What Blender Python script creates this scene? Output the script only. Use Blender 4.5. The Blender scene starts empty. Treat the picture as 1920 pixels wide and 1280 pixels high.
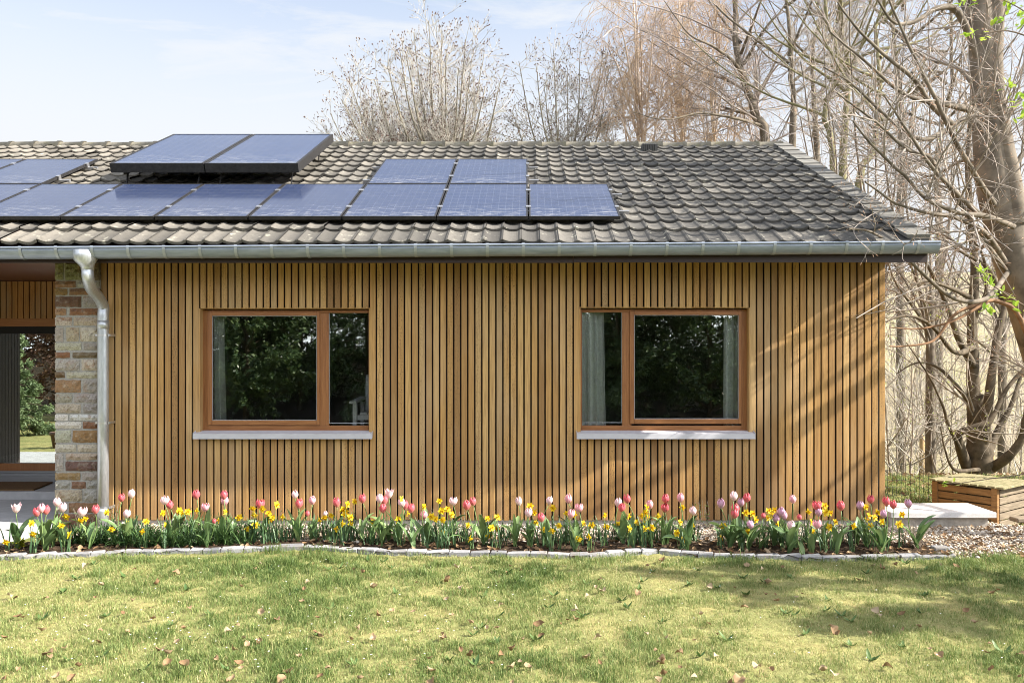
import bpy, math, random
import numpy as np
from mathutils import Vector, Matrix
from math import sin, cos, pi, radians as R

# ------------------------------------------------------------------ camera, sky, sun, exposure
S = bpy.context.scene
C = S.collection
F, CX, CY, CZ = 1555.0, 987.0, 667.0, 1.72      # focal length and principal point of the photo (1920 px wide), eye height
def P(px, py, Y):                                # a point of the photo at depth Y -> world metres
    return np.array([(px-CX)*Y/F, Y, CZ-(py-CY)*Y/F])
def PX(px, Y): return (px-CX)*Y/F
def PZ(py, Y): return CZ-(py-CY)*Y/F

cam_d = bpy.data.cameras.new('camera'); cam = bpy.data.objects.new('camera', cam_d); C.objects.link(cam)
cam.location = (0, 0, CZ); cam.rotation_euler = (pi/2, 0, 0)
cam_d.sensor_width = 36; cam_d.lens = F/1920*36
cam_d.shift_x = (960-CX)/1920; cam_d.shift_y = (CY-640)/1920
cam_d.clip_start = 0.05; cam_d.clip_end = 2000
S.camera = cam

SUN_AZ, SUN_EL = R(101.5), R(33.5)               # azimuth clockwise from +Y
sun_d = bpy.data.lights.new('sun', 'SUN'); sun = bpy.data.objects.new('sun', sun_d); C.objects.link(sun)
sun_d.energy = 5.0; sun_d.angle = R(0.53); sun_d.color = (1, .93, .82)

tosun = Vector((sin(SUN_AZ)*cos(SUN_EL), cos(SUN_AZ)*cos(SUN_EL), sin(SUN_EL)))
sun.rotation_euler = tosun.to_track_quat('Z', 'Y').to_euler()
sun.location = tosun*60

W = bpy.data.worlds.new('World'); S.world = W; W.use_nodes = True
nt = W.node_tree; nt.nodes.clear()
def wn(t, **k):
    n = nt.nodes.new(t)
    for a, b in k.items(): setattr(n, a, b)
    return n
out = wn('ShaderNodeOutputWorld'); bg = wn('ShaderNodeBackground'); sky = wn('ShaderNodeTexSky')
sky.sky_type = 'NISHITA'; sky.sun_disc = False; sky.sun_elevation = SUN_EL; sky.sun_rotation = SUN_AZ
sky.air_density = 1.0; sky.dust_density = 1.2; sky.ozone_density = 2.0
tc = wn('ShaderNodeTexCoord'); mp = wn('ShaderNodeMapping'); mp.inputs['Scale'].default_value = (1.6, 1.6, 9.0)
mp.inputs['Rotation'].default_value = (0, R(6), 0)
nz = wn('ShaderNodeTexNoise'); nz.inputs['Scale'].default_value = 2.2; nz.inputs['Detail'].default_value = 7; nz.inputs['Roughness'].default_value = .62
nz.inputs['Distortion'].default_value = .6
cr = wn('ShaderNodeMapRange'); cr.interpolation_type = 'SMOOTHSTEP'
cr.inputs['From Min'].default_value = .28; cr.inputs['From Max'].default_value = .68; cr.inputs['To Min'].default_value = .25; cr.inputs['To Max'].default_value = .9
sx = wn('ShaderNodeSeparateXYZ'); hz = wn('ShaderNodeMapRange'); hz.interpolation_type = 'SMOOTHSTEP'
hz.inputs['From Min'].default_value = .18; hz.inputs['From Max'].default_value = .60; hz.inputs['To Min'].default_value = 1.0; hz.inputs['To Max'].default_value = 0
mx = wn('ShaderNodeMath', operation='MAXIMUM')
mix = wn('ShaderNodeMixRGB'); cl = wn('ShaderNodeMixRGB', blend_type='MULTIPLY'); cl.inputs['Fac'].default_value = 1; cl.inputs['Color1'].default_value = (3.3, 3.38, 3.5, 1)   # thin cloud, brightness raised behind the camera as added fill for the wall
dt = wn('ShaderNodeVectorMath', operation='DOT_PRODUCT'); dt.inputs[1].default_value = tuple(Vector((.45, -.85, .45)).normalized())
br = wn('ShaderNodeMapRange'); br.inputs['From Min'].default_value = -.1; br.inputs['From Max'].default_value = .9; br.inputs['To Min'].default_value = 1; br.inputs['To Max'].default_value = 3.4
L = nt.links.new
L(tc.outputs['Generated'], mp.inputs['Vector']); L(mp.outputs[0], nz.inputs['Vector']); L(nz.outputs['Fac'], cr.inputs['Value'])
L(tc.outputs['Generated'], sx.inputs[0]); L(sx.outputs['Z'], hz.inputs['Value'])
L(cr.outputs[0], mx.inputs[0]); L(hz.outputs[0], mx.inputs[1]); L(mx.outputs[0], mix.inputs['Fac'])
L(tc.outputs['Generated'], dt.inputs[0]); L(dt.outputs['Value'], br.inputs['Value']); L(br.outputs[0], cl.inputs['Color2']); L(cl.outputs[0], mix.inputs['Color2'])
L(sky.outputs[0], mix.inputs['Color1']); L(mix.outputs[0], bg.inputs['Color']); L(bg.outputs[0], out.inputs['Surface'])
bg.inputs['Strength'].default_value = .1
S.view_settings.view_transform = 'Standard'; S.view_settings.look = 'None'; S.view_settings.exposure = 1.5; S.view_settings.gamma = 1
S.cycles.use_denoising = True; S.cycles.denoising_input_passes = 'RGB_ALBEDO_NORMAL'; S.cycles.denoising_prefilter = 'ACCURATE'; S.cycles.filter_width = 1.0
S.cycles.max_bounces = 8; S.cycles.transparent_max_bounces = 12; S.cycles.caustics_reflective = False; S.cycles.caustics_refractive = False

# ------------------------------------------------------------------ helpers
rng = np.random.default_rng(7); random.seed(7)
class MB:                                         # collects geometry, then links it as ONE mesh object
    def __init__(s): s.V = []; s.F = []; s.A = []; s.n = 0
    def add(s, V, Fs, r=None):
        V = np.asarray(V, float).reshape(-1, 3); m = len(V)
        s.V.append(V)
        if r is None: r = rng.random(3)
        r = np.asarray(r, float)
        s.A.append(np.tile(r, (m, 1)) if r.ndim == 1 else r)
        for f in (Fs if isinstance(Fs, list) else [Fs]):
            f = np.asarray(f, int)
            if f.size: s.F.append(f + s.n)
        s.n += m
        return s
    def box(s, x0, x1, y0, y1, z0, z1, r=None):
        V = [(x, y, z) for x in (x0, x1) for y in (y0, y1) for z in (z0, z1)]
        return s.add(V, [np.array([(0,1,3,2),(4,6,7,5),(0,4,5,1),(2,3,7,6),(0,2,6,4),(1,5,7,3)])], r)
    def obox(s, c, ax, ay, az, r=None):           # centre and three half axes
        c, ax, ay, az = map(np.asarray, (c, ax, ay, az))
        V = [c+i*ax+j*ay+k*az for i in (-1, 1) for j in (-1, 1) for k in (-1, 1)]
        return s.add(V, [np.array([(0,1,3,2),(4,6,7,5),(0,4,5,1),(2,3,7,6),(0,2,6,4),(1,5,7,3)])], r)
    def bar(s, a, b, w, h, up=(0,0,1), r=None):
        a, b = np.asarray(a, float), np.asarray(b, float); d = b-a; l = np.linalg.norm(d); d /= l
        u = np.cross(up, d); u /= np.linalg.norm(u); v = np.cross(d, u)
        return s.obox((a+b)/2, d*l/2, u*w/2, v*h/2, r)
    def prism(s, prof, axis, a, b, r=None, cap=True):   # profile of 2-D points swept along axis 'x'|'y'|'z'
        n = len(prof); V = []
        for t in (a, b):
            for p, q in prof:
                V.append({'x': (t, p, q), 'y': (p, t, q), 'z': (p, q, t)}[axis])
        Fq = [(i, (i+1) % n, n+(i+1) % n, n+i) for i in range(n)]
        s.add(V, [np.array(Fq)] + ([np.array([list(range(n))[::-1]]), np.array([[n+i for i in range(n)]])] if cap else []), r)
        return s
    def tube(s, pts, rad, sides=10, r=None, cap=True):
        pts = np.asarray(pts, float)[None]; rad = np.broadcast_to(np.asarray(rad, float), (pts.shape[1],))[None]
        V, Q = tubes(pts, rad, sides); m = pts.shape[1]
        Fs = [Q]
        if cap: Fs += [np.array([list(range(sides))[::-1]]), np.array([[(m-1)*sides+i for i in range(sides)]])]
        return s.add(V, Fs, r)
    def build(s, name, mat, parent=None, smooth=False, bevel=0):
        V = np.concatenate(s.V); A = np.concatenate(s.A)
        if parent is not None: V = V - worg(parent)
        me = bpy.data.meshes.new(name)
        me.vertices.add(len(V)); me.vertices.foreach_set('co', V.astype(np.float32).ravel())
        loops = np.concatenate([f.ravel() for f in s.F]); tot = np.concatenate([np.full(len(f), f.shape[1]) for f in s.F])
        st = np.concatenate([[0], np.cumsum(tot)[:-1]])
        me.loops.add(len(loops)); me.loops.foreach_set('vertex_index', loops.astype(np.int32))
        me.polygons.add(len(tot)); me.polygons.foreach_set('loop_start', st.astype(np.int32)); me.polygons.foreach_set('loop_total', tot.astype(np.int32))
        at = me.attributes.new('r', 'FLOAT_VECTOR', 'POINT'); at.data.foreach_set('vector', A.astype(np.float32).ravel())
        me.update(calc_edges=True)
        me.polygons.foreach_set('use_smooth', np.full(len(tot), bool(smooth)))
        if mat is not None: me.materials.append(mat)
        o = bpy.data.objects.new(name, me); C.objects.link(o)
        if parent is not None: o.parent = parent
        if bevel:
            b = o.modifiers.new('bevel', 'BEVEL'); b.width = bevel; b.segments = 2; b.limit_method = 'ANGLE'; b.angle_limit = R(40)
        return o
def worg(o):
    v = np.zeros(3)
    while o is not None: v = v + np.array(o.location); o = o.parent
    return v
def tag(o, label=None, cat=None, group=None, kind=None):
    if label: o['label'] = label
    if cat: o['category'] = cat
    if group: o['group'] = group
    if kind: o['kind'] = kind
    return o
def thing(name, label, cat, loc=(0,0,0), group=None, rz=0):
    o = bpy.data.objects.new(name, None); C.objects.link(o); o.location = loc; o.rotation_euler = (0, 0, rz); o.empty_display_size = .1
    return tag(o, label, cat, group)
def copy_tree(o, parent=None):
    c = o.copy(); C.objects.link(c)
    if parent is not None: c.parent = parent
    for ch in list(o.children): copy_tree(ch, c)
    return c
def tubes(pts, rad, n):                           # (N,K,3) centre lines, (N,K) radii -> vertices and quads
    N, K, _ = pts.shape
    t = np.gradient(pts, axis=1); t /= np.linalg.norm(t, axis=2, keepdims=True)+1e-9
    d = pts[:, -1]-pts[:, 0]
    ref = np.where((np.abs(d[:, 2]) > .8*np.linalg.norm(d, axis=1))[:, None], np.array([[.95, .3, .05]]), np.array([[.07, .05, 1.]]))[:, None, :]
    u = np.cross(t, ref); u /= np.linalg.norm(u, axis=2, keepdims=True)+1e-9
    v = np.cross(t, u)
    a = np.arange(n)*2*pi/n
    ring = u[:, :, None, :]*np.cos(a)[None, None, :, None] + v[:, :, None, :]*np.sin(a)[None, None, :, None]
    V = pts[:, :, None, :] + ring*rad[:, :, None, None]
    idx = np.arange(N*K*n).reshape(N, K, n)
    a0 = idx[:, :-1]; b0 = idx[:, 1:]
    Q = np.stack([a0, np.roll(a0, -1, 2), np.roll(b0, -1, 2), b0], -1).reshape(-1, 4)
    return V.reshape(-1, 3), Q
def spline(pts, n):                               # Catmull-Rom through the points, n samples
    p = np.asarray(pts, float); p = np.vstack([2*p[0]-p[1], p, 2*p[-1]-p[-2]]); m = len(p)-3
    o = []
    for x in np.linspace(0, m, n):
        i = min(int(x), m-1); t = x-i; a, b, c, d = p[i:i+4]
        o.append(.5*((2*b)+(c-a)*t+(2*a-5*b+4*c-d)*t*t+(3*b-a-3*c+d)*t**3))
    return np.array(o)
def ss(x, a, b):
    t = np.clip((np.asarray(x, float)-a)/(b-a), 0, 1); return t*t*(3-2*t)

# ------------------------------------------------------------------ materials
class M:                                          # small node builder
    def __init__(s, name):
        s.m = bpy.data.materials.new(name); s.m.use_nodes = True; s.t = s.m.node_tree
        s.b = s.t.nodes['Principled BSDF']; s.o = s.t.nodes['Material Output']
    def n(s, t, **k):
        x = s.t.nodes.new('ShaderNode'+t)
        for a, b in k.items(): setattr(x, a, b)
        return x
    def l(s, a, b): s.t.links.new(a, b)
    def attr(s):
        a = s.n('Attribute', attribute_name='r'); x = s.n('SeparateXYZ'); s.l(a.outputs['Vector'], x.inputs[0]); return x
    def pos(s, scale=(1,1,1)):
        g = s.n('TexCoord'); g2 = s.n('NewGeometry'); m = s.n('Mapping'); m.inputs['Scale'].default_value = scale
        s.l(g2.outputs['Position'], m.inputs['Vector']); return m.outputs[0]
    def noise(s, vec, scale, detail=4, rough=.55, dist=0):
        x = s.n('TexNoise'); x.inputs['Scale'].default_value = scale; x.inputs['Detail'].default_value = detail
        x.inputs['Roughness'].default_value = rough; x.inputs['Distortion'].default_value = dist
        if vec is not None: s.l(vec, x.inputs['Vector'])
        return x.outputs['Fac']
    def ramp(s, fac, *st):
        x = s.n('ValToRGB'); e = x.color_ramp.elements
        while len(e) < len(st): e.new(.5)
        for i, (p, c) in enumerate(st): e[i].position = p; e[i].color = (*c, 1) if len(c) == 3 else c
        s.l(fac, x.inputs['Fac']); return x.outputs['Color']
    def mix(s, fac, a, b, mode='MIX'):
        x = s.n('MixRGB', blend_type=mode)
        for sock, v in ((x.inputs['Fac'], fac), (x.inputs['Color1'], a), (x.inputs['Color2'], b)):
            if isinstance(v, (int, float)): sock.default_value = v
            elif isinstance(v, tuple): sock.default_value = (*v, 1)
            else: s.l(v, sock)
        return x.outputs['Color']
    def math(s, op, a, b=None, clamp=False):
        x = s.n('Math', operation=op, use_clamp=clamp)
        for i, v in enumerate((a, b)):
            if v is None: continue
            if isinstance(v, (int, float)): x.inputs[i].default_value = v
            else: s.l(v, x.inputs[i])
        return x.outputs[0]
    def col(s, c): 
        if isinstance(c, tuple): s.b.inputs['Base Color'].default_value = (*c, 1)
        else: s.l(c, s.b.inputs['Base Color'])
        return s
    def set(s, rough=None, metal=None, spec=None, coat=None):
        if rough is not None:
            if isinstance(rough, (int, float)): s.b.inputs['Roughness'].default_value = rough
            else: s.l(rough, s.b.inputs['Roughness'])
        if metal is not None: s.b.inputs['Metallic'].default_value = metal
        if spec is not None: s.b.inputs['Specular IOR Level'].default_value = spec
        if coat is not None: s.b.inputs['Coat Weight'].default_value = coat
        return s
    def bump(s, h, strength=.3, dist=.01):
        x = s.n('Bump'); x.inputs['Strength'].default_value = strength; x.inputs['Distance'].default_value = dist
        s.l(h, x.inputs['Height']); s.l(x.outputs[0], s.b.inputs['Normal']); return s
    def translucent(s, color, w):
        t = s.n('BsdfTranslucent'); m = s.n('MixShader'); m.inputs[0].default_value = w
        if isinstance(color, tuple): t.inputs['Color'].default_value = (*color, 1)
        else: s.l(color, t.inputs['Color'])
        s.l(s.b.outputs[0], m.inputs[1]); s.l(t.outputs[0], m.inputs[2]); s.l(m.outputs[0], s.o.inputs['Surface']); return s

def m_slats(name, ramp, dark=1.0):
    k = M(name); a = k.attr(); v = k.pos((30, 30, 1.2))
    base = k.ramp(a.outputs['X'], *ramp)
    add = k.n('VectorMath', operation='ADD'); k.l(v, add.inputs[0])
    at = k.n('Attribute', attribute_name='r'); sc = k.n('VectorMath', operation='SCALE'); sc.inputs['Scale'].default_value = 37
    k.l(at.outputs['Vector'], sc.inputs[0]); k.l(sc.outputs[0], add.inputs[1])
    g = k.noise(add.outputs[0], 2.2, 6, .65, .4)
    c = k.mix(k.math('MULTIPLY', k.math('SUBTRACT', g, .42, True), 2.6, True), base, (.22*dark, .115*dark, .042*dark))
    # rough slats with dark specks, and patches of washed-out grey
    sp = k.noise(k.pos((60, 60, 22)), 2.5, 2, .5)
    spk = k.math('MULTIPLY', k.math('GREATER_THAN', sp, .6), k.math('MULTIPLY', k.math('GREATER_THAN', a.outputs['Y'], .74), .6))
    c = k.mix(spk, c, (.10, .06, .03))
    w = k.noise(k.pos((2.5, 2.5, .8)), 1.6, 3)
    c = k.mix(k.math('MULTIPLY', k.math('SUBTRACT', w, .45, True), 2.2, True), c, (.48*dark, .33*dark, .18*dark))
    # browner towards the ground, broken up by noise
    z = k.n('SeparateXYZ'); k.l(k.pos(), z.inputs[0])
    mr = k.n('MapRange'); mr.inputs['From Min'].default_value = .75; mr.inputs['From Max'].default_value = .1; k.l(z.outputs['Z'], mr.inputs['Value'])
    c = k.mix(k.math('MULTIPLY', mr.outputs[0], k.math('MULTIPLY', k.noise(k.pos((9, 9, .7)), 1.5, 3), .85)), c, (.20, .10, .04))
    k.col(c).set(.55, spec=.35).bump(g, .25, .004)
    return k.m
SL = m_slats('larch slats', ((0, (.20, .105, .038)), (.10, (.30, .17, .065)), (.25, (.42, .24, .085)), (.55, (.49, .285, .10)), (.85, (.57, .365, .15)), (.93, (.40, .275, .145)), (1, (.34, .20, .085))))
SLP = m_slats('oiled porch slats', ((0, (.28, .12, .03)), (.5, (.36, .16, .04)), (1, (.42, .2, .055))), .8)

def m_wood(name, c1, c2, axis_scale, rough=.45, spec=.4):
    k = M(name); v = k.pos(axis_scale); g = k.noise(v, 2, 6, .6, .5)
    k.col(k.ramp(g, (.3, c1), (.7, c2))).set(rough, spec=spec).bump(g, .15, .003); return k.m
k = M('meranti frame'); a = k.attr(); gv = k.noise(k.pos((40, 40, 2)), 2, 6, .6, .5); gh = k.noise(k.pos((2, 40, 40)), 2, 6, .6, .5)   # grain along uprights (r.x = 0) and rails (r.x = 1)
g = k.mix(a.outputs['X'], gv, gh); k.col(k.ramp(g, (.3, (.20, .075, .026)), (.7, (.34, .15, .055)))).set(.42, spec=.4).bump(g, .15, .003); FRV = FRH = k.m; UP, RA = (0, .5, .5), (1, .5, .5)
DARKW = m_wood('dark porch boards', (.030, .022, .018), (.055, .040, .032), (30, 30, 2), .5)  # dark tone for the porch side boards
SOFF = m_wood('brown stained soffit', (.10, .035, .018), (.15, .055, .03), (2, 30, 30), .4)
FASC = m_wood('dark brown fascia', (.022, .011, .010), (.035, .018, .016), (2, 30, 30), .45)
def m_plain(name, c, rough=.5, metal=0, spec=.5, nscale=0, namt=.25, bump=0):
    k = M(name)
    if nscale:
        g = k.noise(k.pos(), nscale, 5, .6)
        k.col(k.ramp(g, (.3, tuple(x*(1-namt) for x in c)), (.7, tuple(min(1, x*(1+namt)) for x in c))))
        if bump: k.bump(g, bump, .005)
    else: k.col(c)
    k.set(rough, metal, spec); return k.m
BLACK = m_plain('dark membrane', (.012, .011, .010), .9)
ZINC = M('zinc'); g = ZINC.noise(ZINC.pos((1, 6, 6)), 5, 5); ZINC.col(ZINC.ramp(g, (.3, (.205, .24, .30)), (.7, (.31, .35, .425)))).set(ZINC.math('ADD', .38, ZINC.math('MULTIPLY', g, .2)), .5); ZINC = ZINC.m
GALV = M('galvanised'); g = GALV.noise(GALV.pos((9, 9, 2)), 6, 5); GALV.col(GALV.ramp(g, (.3, (.42, .45, .49)), (.7, (.60, .63, .67)))).set(.42, .7); GALV = GALV.m
ALU = m_plain('grey aluminium sill', (.52, .52, .57), .45, .1, .5, 8, .06)
CONC = m_plain('concrete', (.36, .33, .29), .9, 0, .3, 14, .3, .4)
PAVE = m_plain('porch concrete', (.40, .40, .41), .85, 0, .3, 9, .15, .2)
k = M('white stone'); n1 = k.noise(k.pos(), 5, 6, .7); n2 = k.noise(k.pos(), 70, 3, .6); c = k.ramp(n1, (.3, (.52, .50, .48)), (.6, (.66, .645, .64))); k.col(k.mix(k.math('MULTIPLY', k.math('SUBTRACT', n2, .5, True), 1.6, True), c, (.42, .39, .34))).set(.7, spec=.3); WHITE = k.m
CHALK = m_plain('white lacquer', (.82, .85, .9), .5)
INNER = m_plain('plaster', (.22, .22, .22), .9)
IFLOOR = m_plain('dark parquet', (.05, .035, .025), .5)
CURT = m_plain('pale grey green linen', (.82, .86, .83), .9, 0, .2, 30, .08)
MAT_ = m_plain('coir', (.16, .10, .055), 1, 0, .1, 140, .35, .6)

def m_glass(name, k_, tint):
    k = M(name); k.t.nodes.remove(k.b)
    fr = k.n('Fresnel'); fr.inputs['IOR'].default_value = 1.5
    f = k.math('MULTIPLY', fr.outputs[0], k_, True)
    tr = k.n('BsdfTransparent'); tr.inputs['Color'].default_value = (*tint, 1)
    gl = k.n('BsdfGlossy'); gl.inputs['Roughness'].default_value = 0; gl.inputs['Color'].default_value = (.95, 1, .97, 1)
    m = k.n('MixShader'); k.l(f, m.inputs[0]); k.l(tr.outputs[0], m.inputs[1]); k.l(gl.outputs[0], m.inputs[2]); k.l(m.outputs[0], k.o.inputs['Surface'])
    return k.m
GLASS = m_glass('double glazing', 4.4, (.98, .99, .99))
DGLASS = m_glass('door glazing', 13, (.7, .74, .73))

k = M('roof tiles'); a = k.attr(); n1 = k.noise(k.pos(), 3, 5, .6); n2 = k.noise(k.pos(), 26, 6, .7); n3 = k.noise(k.pos((1, 1, 1)), 11, 4, .6)
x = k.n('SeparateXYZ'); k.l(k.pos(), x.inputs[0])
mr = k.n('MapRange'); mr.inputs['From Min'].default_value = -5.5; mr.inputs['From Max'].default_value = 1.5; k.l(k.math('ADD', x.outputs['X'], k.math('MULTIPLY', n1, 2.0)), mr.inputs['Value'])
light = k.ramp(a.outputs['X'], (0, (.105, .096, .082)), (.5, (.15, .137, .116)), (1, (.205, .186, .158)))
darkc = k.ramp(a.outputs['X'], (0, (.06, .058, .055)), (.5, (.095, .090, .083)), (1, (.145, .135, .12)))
c = k.mix(mr.outputs[0], light, darkc)  # darker to the right: tree shade painted into the colour, along with algae
c = k.mix(k.math('MULTIPLY', k.math('SUBTRACT', n2, .5, True), 2.2, True), c, (.055, .05, .042))
lich = k.math('MULTIPLY', k.math('MULTIPLY', k.math('SUBTRACT', n3, .60, True), 9, True), .55)
c = k.mix(lich, c, (.46, .44, .36))
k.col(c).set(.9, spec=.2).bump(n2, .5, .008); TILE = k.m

k = M('ridge tiles'); n2 = k.noise(k.pos(), 18, 6, .7); n3 = k.noise(k.pos(), 6, 4); a = k.attr()
c = k.ramp(n2, (.3, (.10, .09, .07)), (.65, (.24, .22, .17))); c = k.mix(k.math('MULTIPLY', k.math('SUBTRACT', n3, .55, True), 5, True), c, (.16, .15, .06))
k.col(k.mix(k.math('MULTIPLY', a.outputs['X'], .35), c, (.3, .27, .22))).set(.95, spec=.2).bump(n2, .5, .01); RIDGE = k.m
k = M('verge slates'); a = k.attr(); n2 = k.noise(k.pos(), 20, 5, .6)
k.col(k.mix(n2, k.ramp(a.outputs['X'], (0, (.13, .125, .12)), (1, (.24, .23, .21))), (.14, .135, .12))).set(.8, spec=.3).bump(n2, .3, .005); VERGE = k.m

def m_panel(name, col, dust, nx, ny):
    k = M(name); a = k.attr()                     # r = (u, v, random)
    fu = k.math('FRACT', k.math('MULTIPLY', a.outputs['X'], nx)); fv = k.math('FRACT', k.math('MULTIPLY', a.outputs['Y'], ny))
    lu = k.math('LESS_THAN', fu, .07); lv = k.math('LESS_THAN', fv, .05)
    ln = k.math('MAXIMUM', lu, lv)
    c = k.mix(k.math('MULTIPLY', ln, .22), col, (.16, .19, .26))
    # dust and dried rain streaks, thickest along the lower frame
    d = k.noise(k.pos((2.0, 9, 9)), 3.5, 6, .65, .4); low = k.n('MapRange'); low.inputs['From Min'].default_value = .35; low.inputs['From Max'].default_value = .0
    k.l(a.outputs['Y'], low.inputs['Value'])
    dd = k.math('MULTIPLY', k.math('SUBTRACT', d, .5, True), k.math('ADD', .35, k.math('MULTIPLY', low.outputs[0], 2.6)), True)
    c = k.mix(k.math('ADD', k.math('MULTIPLY', dd, dust*1.3), .05, True), c, (.42, .42, .42))
    k.col(c).set(k.math('ADD', .12, k.math('MULTIPLY', dd, .5)), 0, .6); k.b.inputs['IOR'].default_value = 1.31
    return k.m
PV = m_panel('photovoltaic cells', (.008, .021, .070), .75, 12, 10)
COLL = m_panel('collector glass', (.012, .028, .085), .6, 9, 1)
PFR = m_plain('black anodised frame', (.025, .024, .025), .5, .3, .5, 30, .5)
CLAMP = m_plain('bright clamp', (.6, .6, .62), .35, .9)

k = M('pier stone'); at = k.n('Attribute', attribute_name='r'); n1 = k.noise(k.pos(), 16, 6, .65, .5); n2 = k.noise(k.pos(), 60, 4, .7); n3 = k.noise(k.pos(), 7, 4, .6, 1.2)
c = k.mix(k.math('MULTIPLY', k.math('SUBTRACT', n1, .5, True), 2.5, True), at.outputs['Vector'], (.42, .38, .31))
c = k.mix(k.math('MULTIPLY', k.math('SUBTRACT', n3, .57, True), 5, True), c, (.24, .11, .04))
c = k.mix(k.math('MULTIPLY', k.math('SUBTRACT', n2, .48, True), 3, True), c, (.09, .075, .06))
k.col(c).set(.95, spec=.2).bump(k.math('ADD', n1, n2), .8, .012); STONE = k.m
MORT = m_plain('mortar', (.33, .32, .30), .95, 0, .2, 50, .2, .4)

k = M('lawn soil and moss'); n1 = k.noise(k.pos(), 2.2, 6, .65); n2 = k.noise(k.pos(), 28, 5, .7)
c = k.ramp(n1, (.3, (.17, .20, .07)), (.5, (.29, .295, .115)), (.68, (.40, .345, .145)))
k.col(k.mix(k.math('MULTIPLY', k.math('SUBTRACT', n2, .3, True), 1.7, True), c, (.15, .125, .055))).set(1, spec=.1).bump(n2, .8, .02); LAWN = k.m
k = M('rough ground'); n1 = k.noise(k.pos(), .35, 6, .65); n2 = k.noise(k.pos(), 9, 6, .75); n3 = k.noise(k.pos(), 45, 4, .7)
x = k.n('SeparateXYZ'); k.l(k.pos(), x.inputs[0]); far = k.n('MapRange'); far.inputs['From Min'].default_value = 14; far.inputs['From Max'].default_value = 24; k.l(x.outputs['Y'], far.inputs['Value'])
near = k.ramp(n2, (.35, (.10, .14, .035)), (.5, (.20, .20, .07)), (.62, (.22, .14, .075)))
farc = k.ramp(n1, (.3, (.28, .245, .15)), (.5, (.36, .315, .21)), (.7, (.23, .235, .10)))
farc = k.mix(k.math('MULTIPLY', n2, .5), farc, (.17, .14, .09))
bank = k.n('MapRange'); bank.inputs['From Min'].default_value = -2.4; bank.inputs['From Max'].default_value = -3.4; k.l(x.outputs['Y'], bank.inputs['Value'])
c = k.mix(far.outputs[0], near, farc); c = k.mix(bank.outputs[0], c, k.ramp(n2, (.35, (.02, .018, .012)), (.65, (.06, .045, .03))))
k.col(c).set(1, spec=.1).bump(n3, .8, .03); GROUND = k.m
k = M('bed soil'); n1 = k.noise(k.pos(), 14, 6, .7); n2 = k.noise(k.pos(), 70, 4, .7)
k.col(k.ramp(n1, (.3, (.03, .02, .013)), (.55, (.075, .05, .033)), (.75, (.15, .105, .07)))).set(1, spec=.15).bump(k.math('ADD', n1, n2), 1, .03); SOIL = k.m
k = M('gravel bed'); n1 = k.n('TexVoronoi'); n1.inputs['Scale'].default_value = 55; k.l(k.pos(), n1.inputs['Vector'])
k.col(k.ramp(n1.outputs['Distance'], (.1, (.34, .28, .22)), (.6, (.12, .09, .06)))).set(.9, spec=.2); GRAVB = k.m
k = M('pebbles'); a = k.attr(); n1 = k.noise(k.pos(), 80, 3)
k.col(k.mix(k.math('MULTIPLY', n1, .3), k.ramp(a.outputs['X'], (0, (.16, .12, .09)), (.25, (.36, .27, .19)), (.5, (.52, .45, .36)), (.75, (.42, .38, .34)), (1, (.68, .62, .54))), (.3, .24, .18))).set(.8, spec=.3); PEB = k.m
def m_attr(name, ramp, rough=.6, spec=.3, trans=0, along=None, nscale=0):
    k = M(name); a = k.attr(); c = k.ramp(a.outputs['X'], *ramp)
    if along: c = k.mix(k.math('MULTIPLY', a.outputs['Y'], along[1]), c, along[0])
    if nscale: c = k.mix(k.math('MULTIPLY', k.noise(k.pos(), nscale, 4), .5), c, tuple(x*.5 for x in ramp[0][1]))
    k.col(c).set(rough, spec=spec)
    if trans: k.translucent(c, trans)
    return k.m
GRASS = m_attr('grass blades', ((0, (.075, .13, .03)), (.3, (.165, .23, .068)), (.55, (.30, .335, .12)), (.8, (.43, .41, .185)), (1, (.54, .45, .26))), .5, .3, .28)
BARK = lambda name, c, ns=9, namt=.4, bump=.5: m_plain(name, c, .9, 0, .2, ns, namt, bump)
k = M('granite setts'); a = k.attr(); n1 = k.noise(k.pos(), 90, 4, .7); n2 = k.noise(k.pos(), 9, 5, .65)
c = k.ramp(a.outputs['X'], (0, (.22, .22, .235)), (.5, (.33, .33, .345)), (1, (.45, .445, .45))); c = k.mix(k.math('MULTIPLY', n1, .5), c, (.16, .16, .165)); c = k.mix(k.math('MULTIPLY', k.math('SUBTRACT', n2, .5, True), 3.5, True), c, (.17, .14, .10))
k.col(c).set(.9, spec=.2).bump(n1, .6, .006); SETT = k.m

# ------------------------------------------------------------------ ground
YW = 8.40                                         # front of the cladding
def gz(x, y):
    x = np.asarray(x, float); y = np.asarray(y, float)
    z = -.16*ss(x, 4.72, 4.95)*ss(y, 8.3, 8.75)*(1-ss(y, 10, 12)*.6)
    z = z - 1.25*ss(y, 12.2, 17)*ss(x, -20, -5)
    z = z + np.maximum(y-24, 0)*.145 - np.maximum(y-130, 0)*.12
    z = z + (.8*np.sin(x*.11+1)+.5*np.sin(y*.17+x*.05))*ss(y, 25, 45)
    z = z + ss(-y, 3.6, 9)*1.9
    return z
def sheet(name, xs, ys, zf, mat, dz=0):
    X, Y = np.meshgrid(xs, ys); Z = zf(X, Y)+dz
    n, m = X.shape; i = np.arange(n*m).reshape(n, m)
    Q = np.stack([i[:-1, :-1], i[:-1, 1:], i[1:, 1:], i[1:, :-1]], -1).reshape(-1, 4)
    b = MB(); b.add(np.stack([X, Y, Z], -1), Q); return b.build(name, mat, None, True)
def sp(*seg): return np.unique(np.concatenate([np.arange(a, b, c) for a, b, c in seg]))
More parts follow.
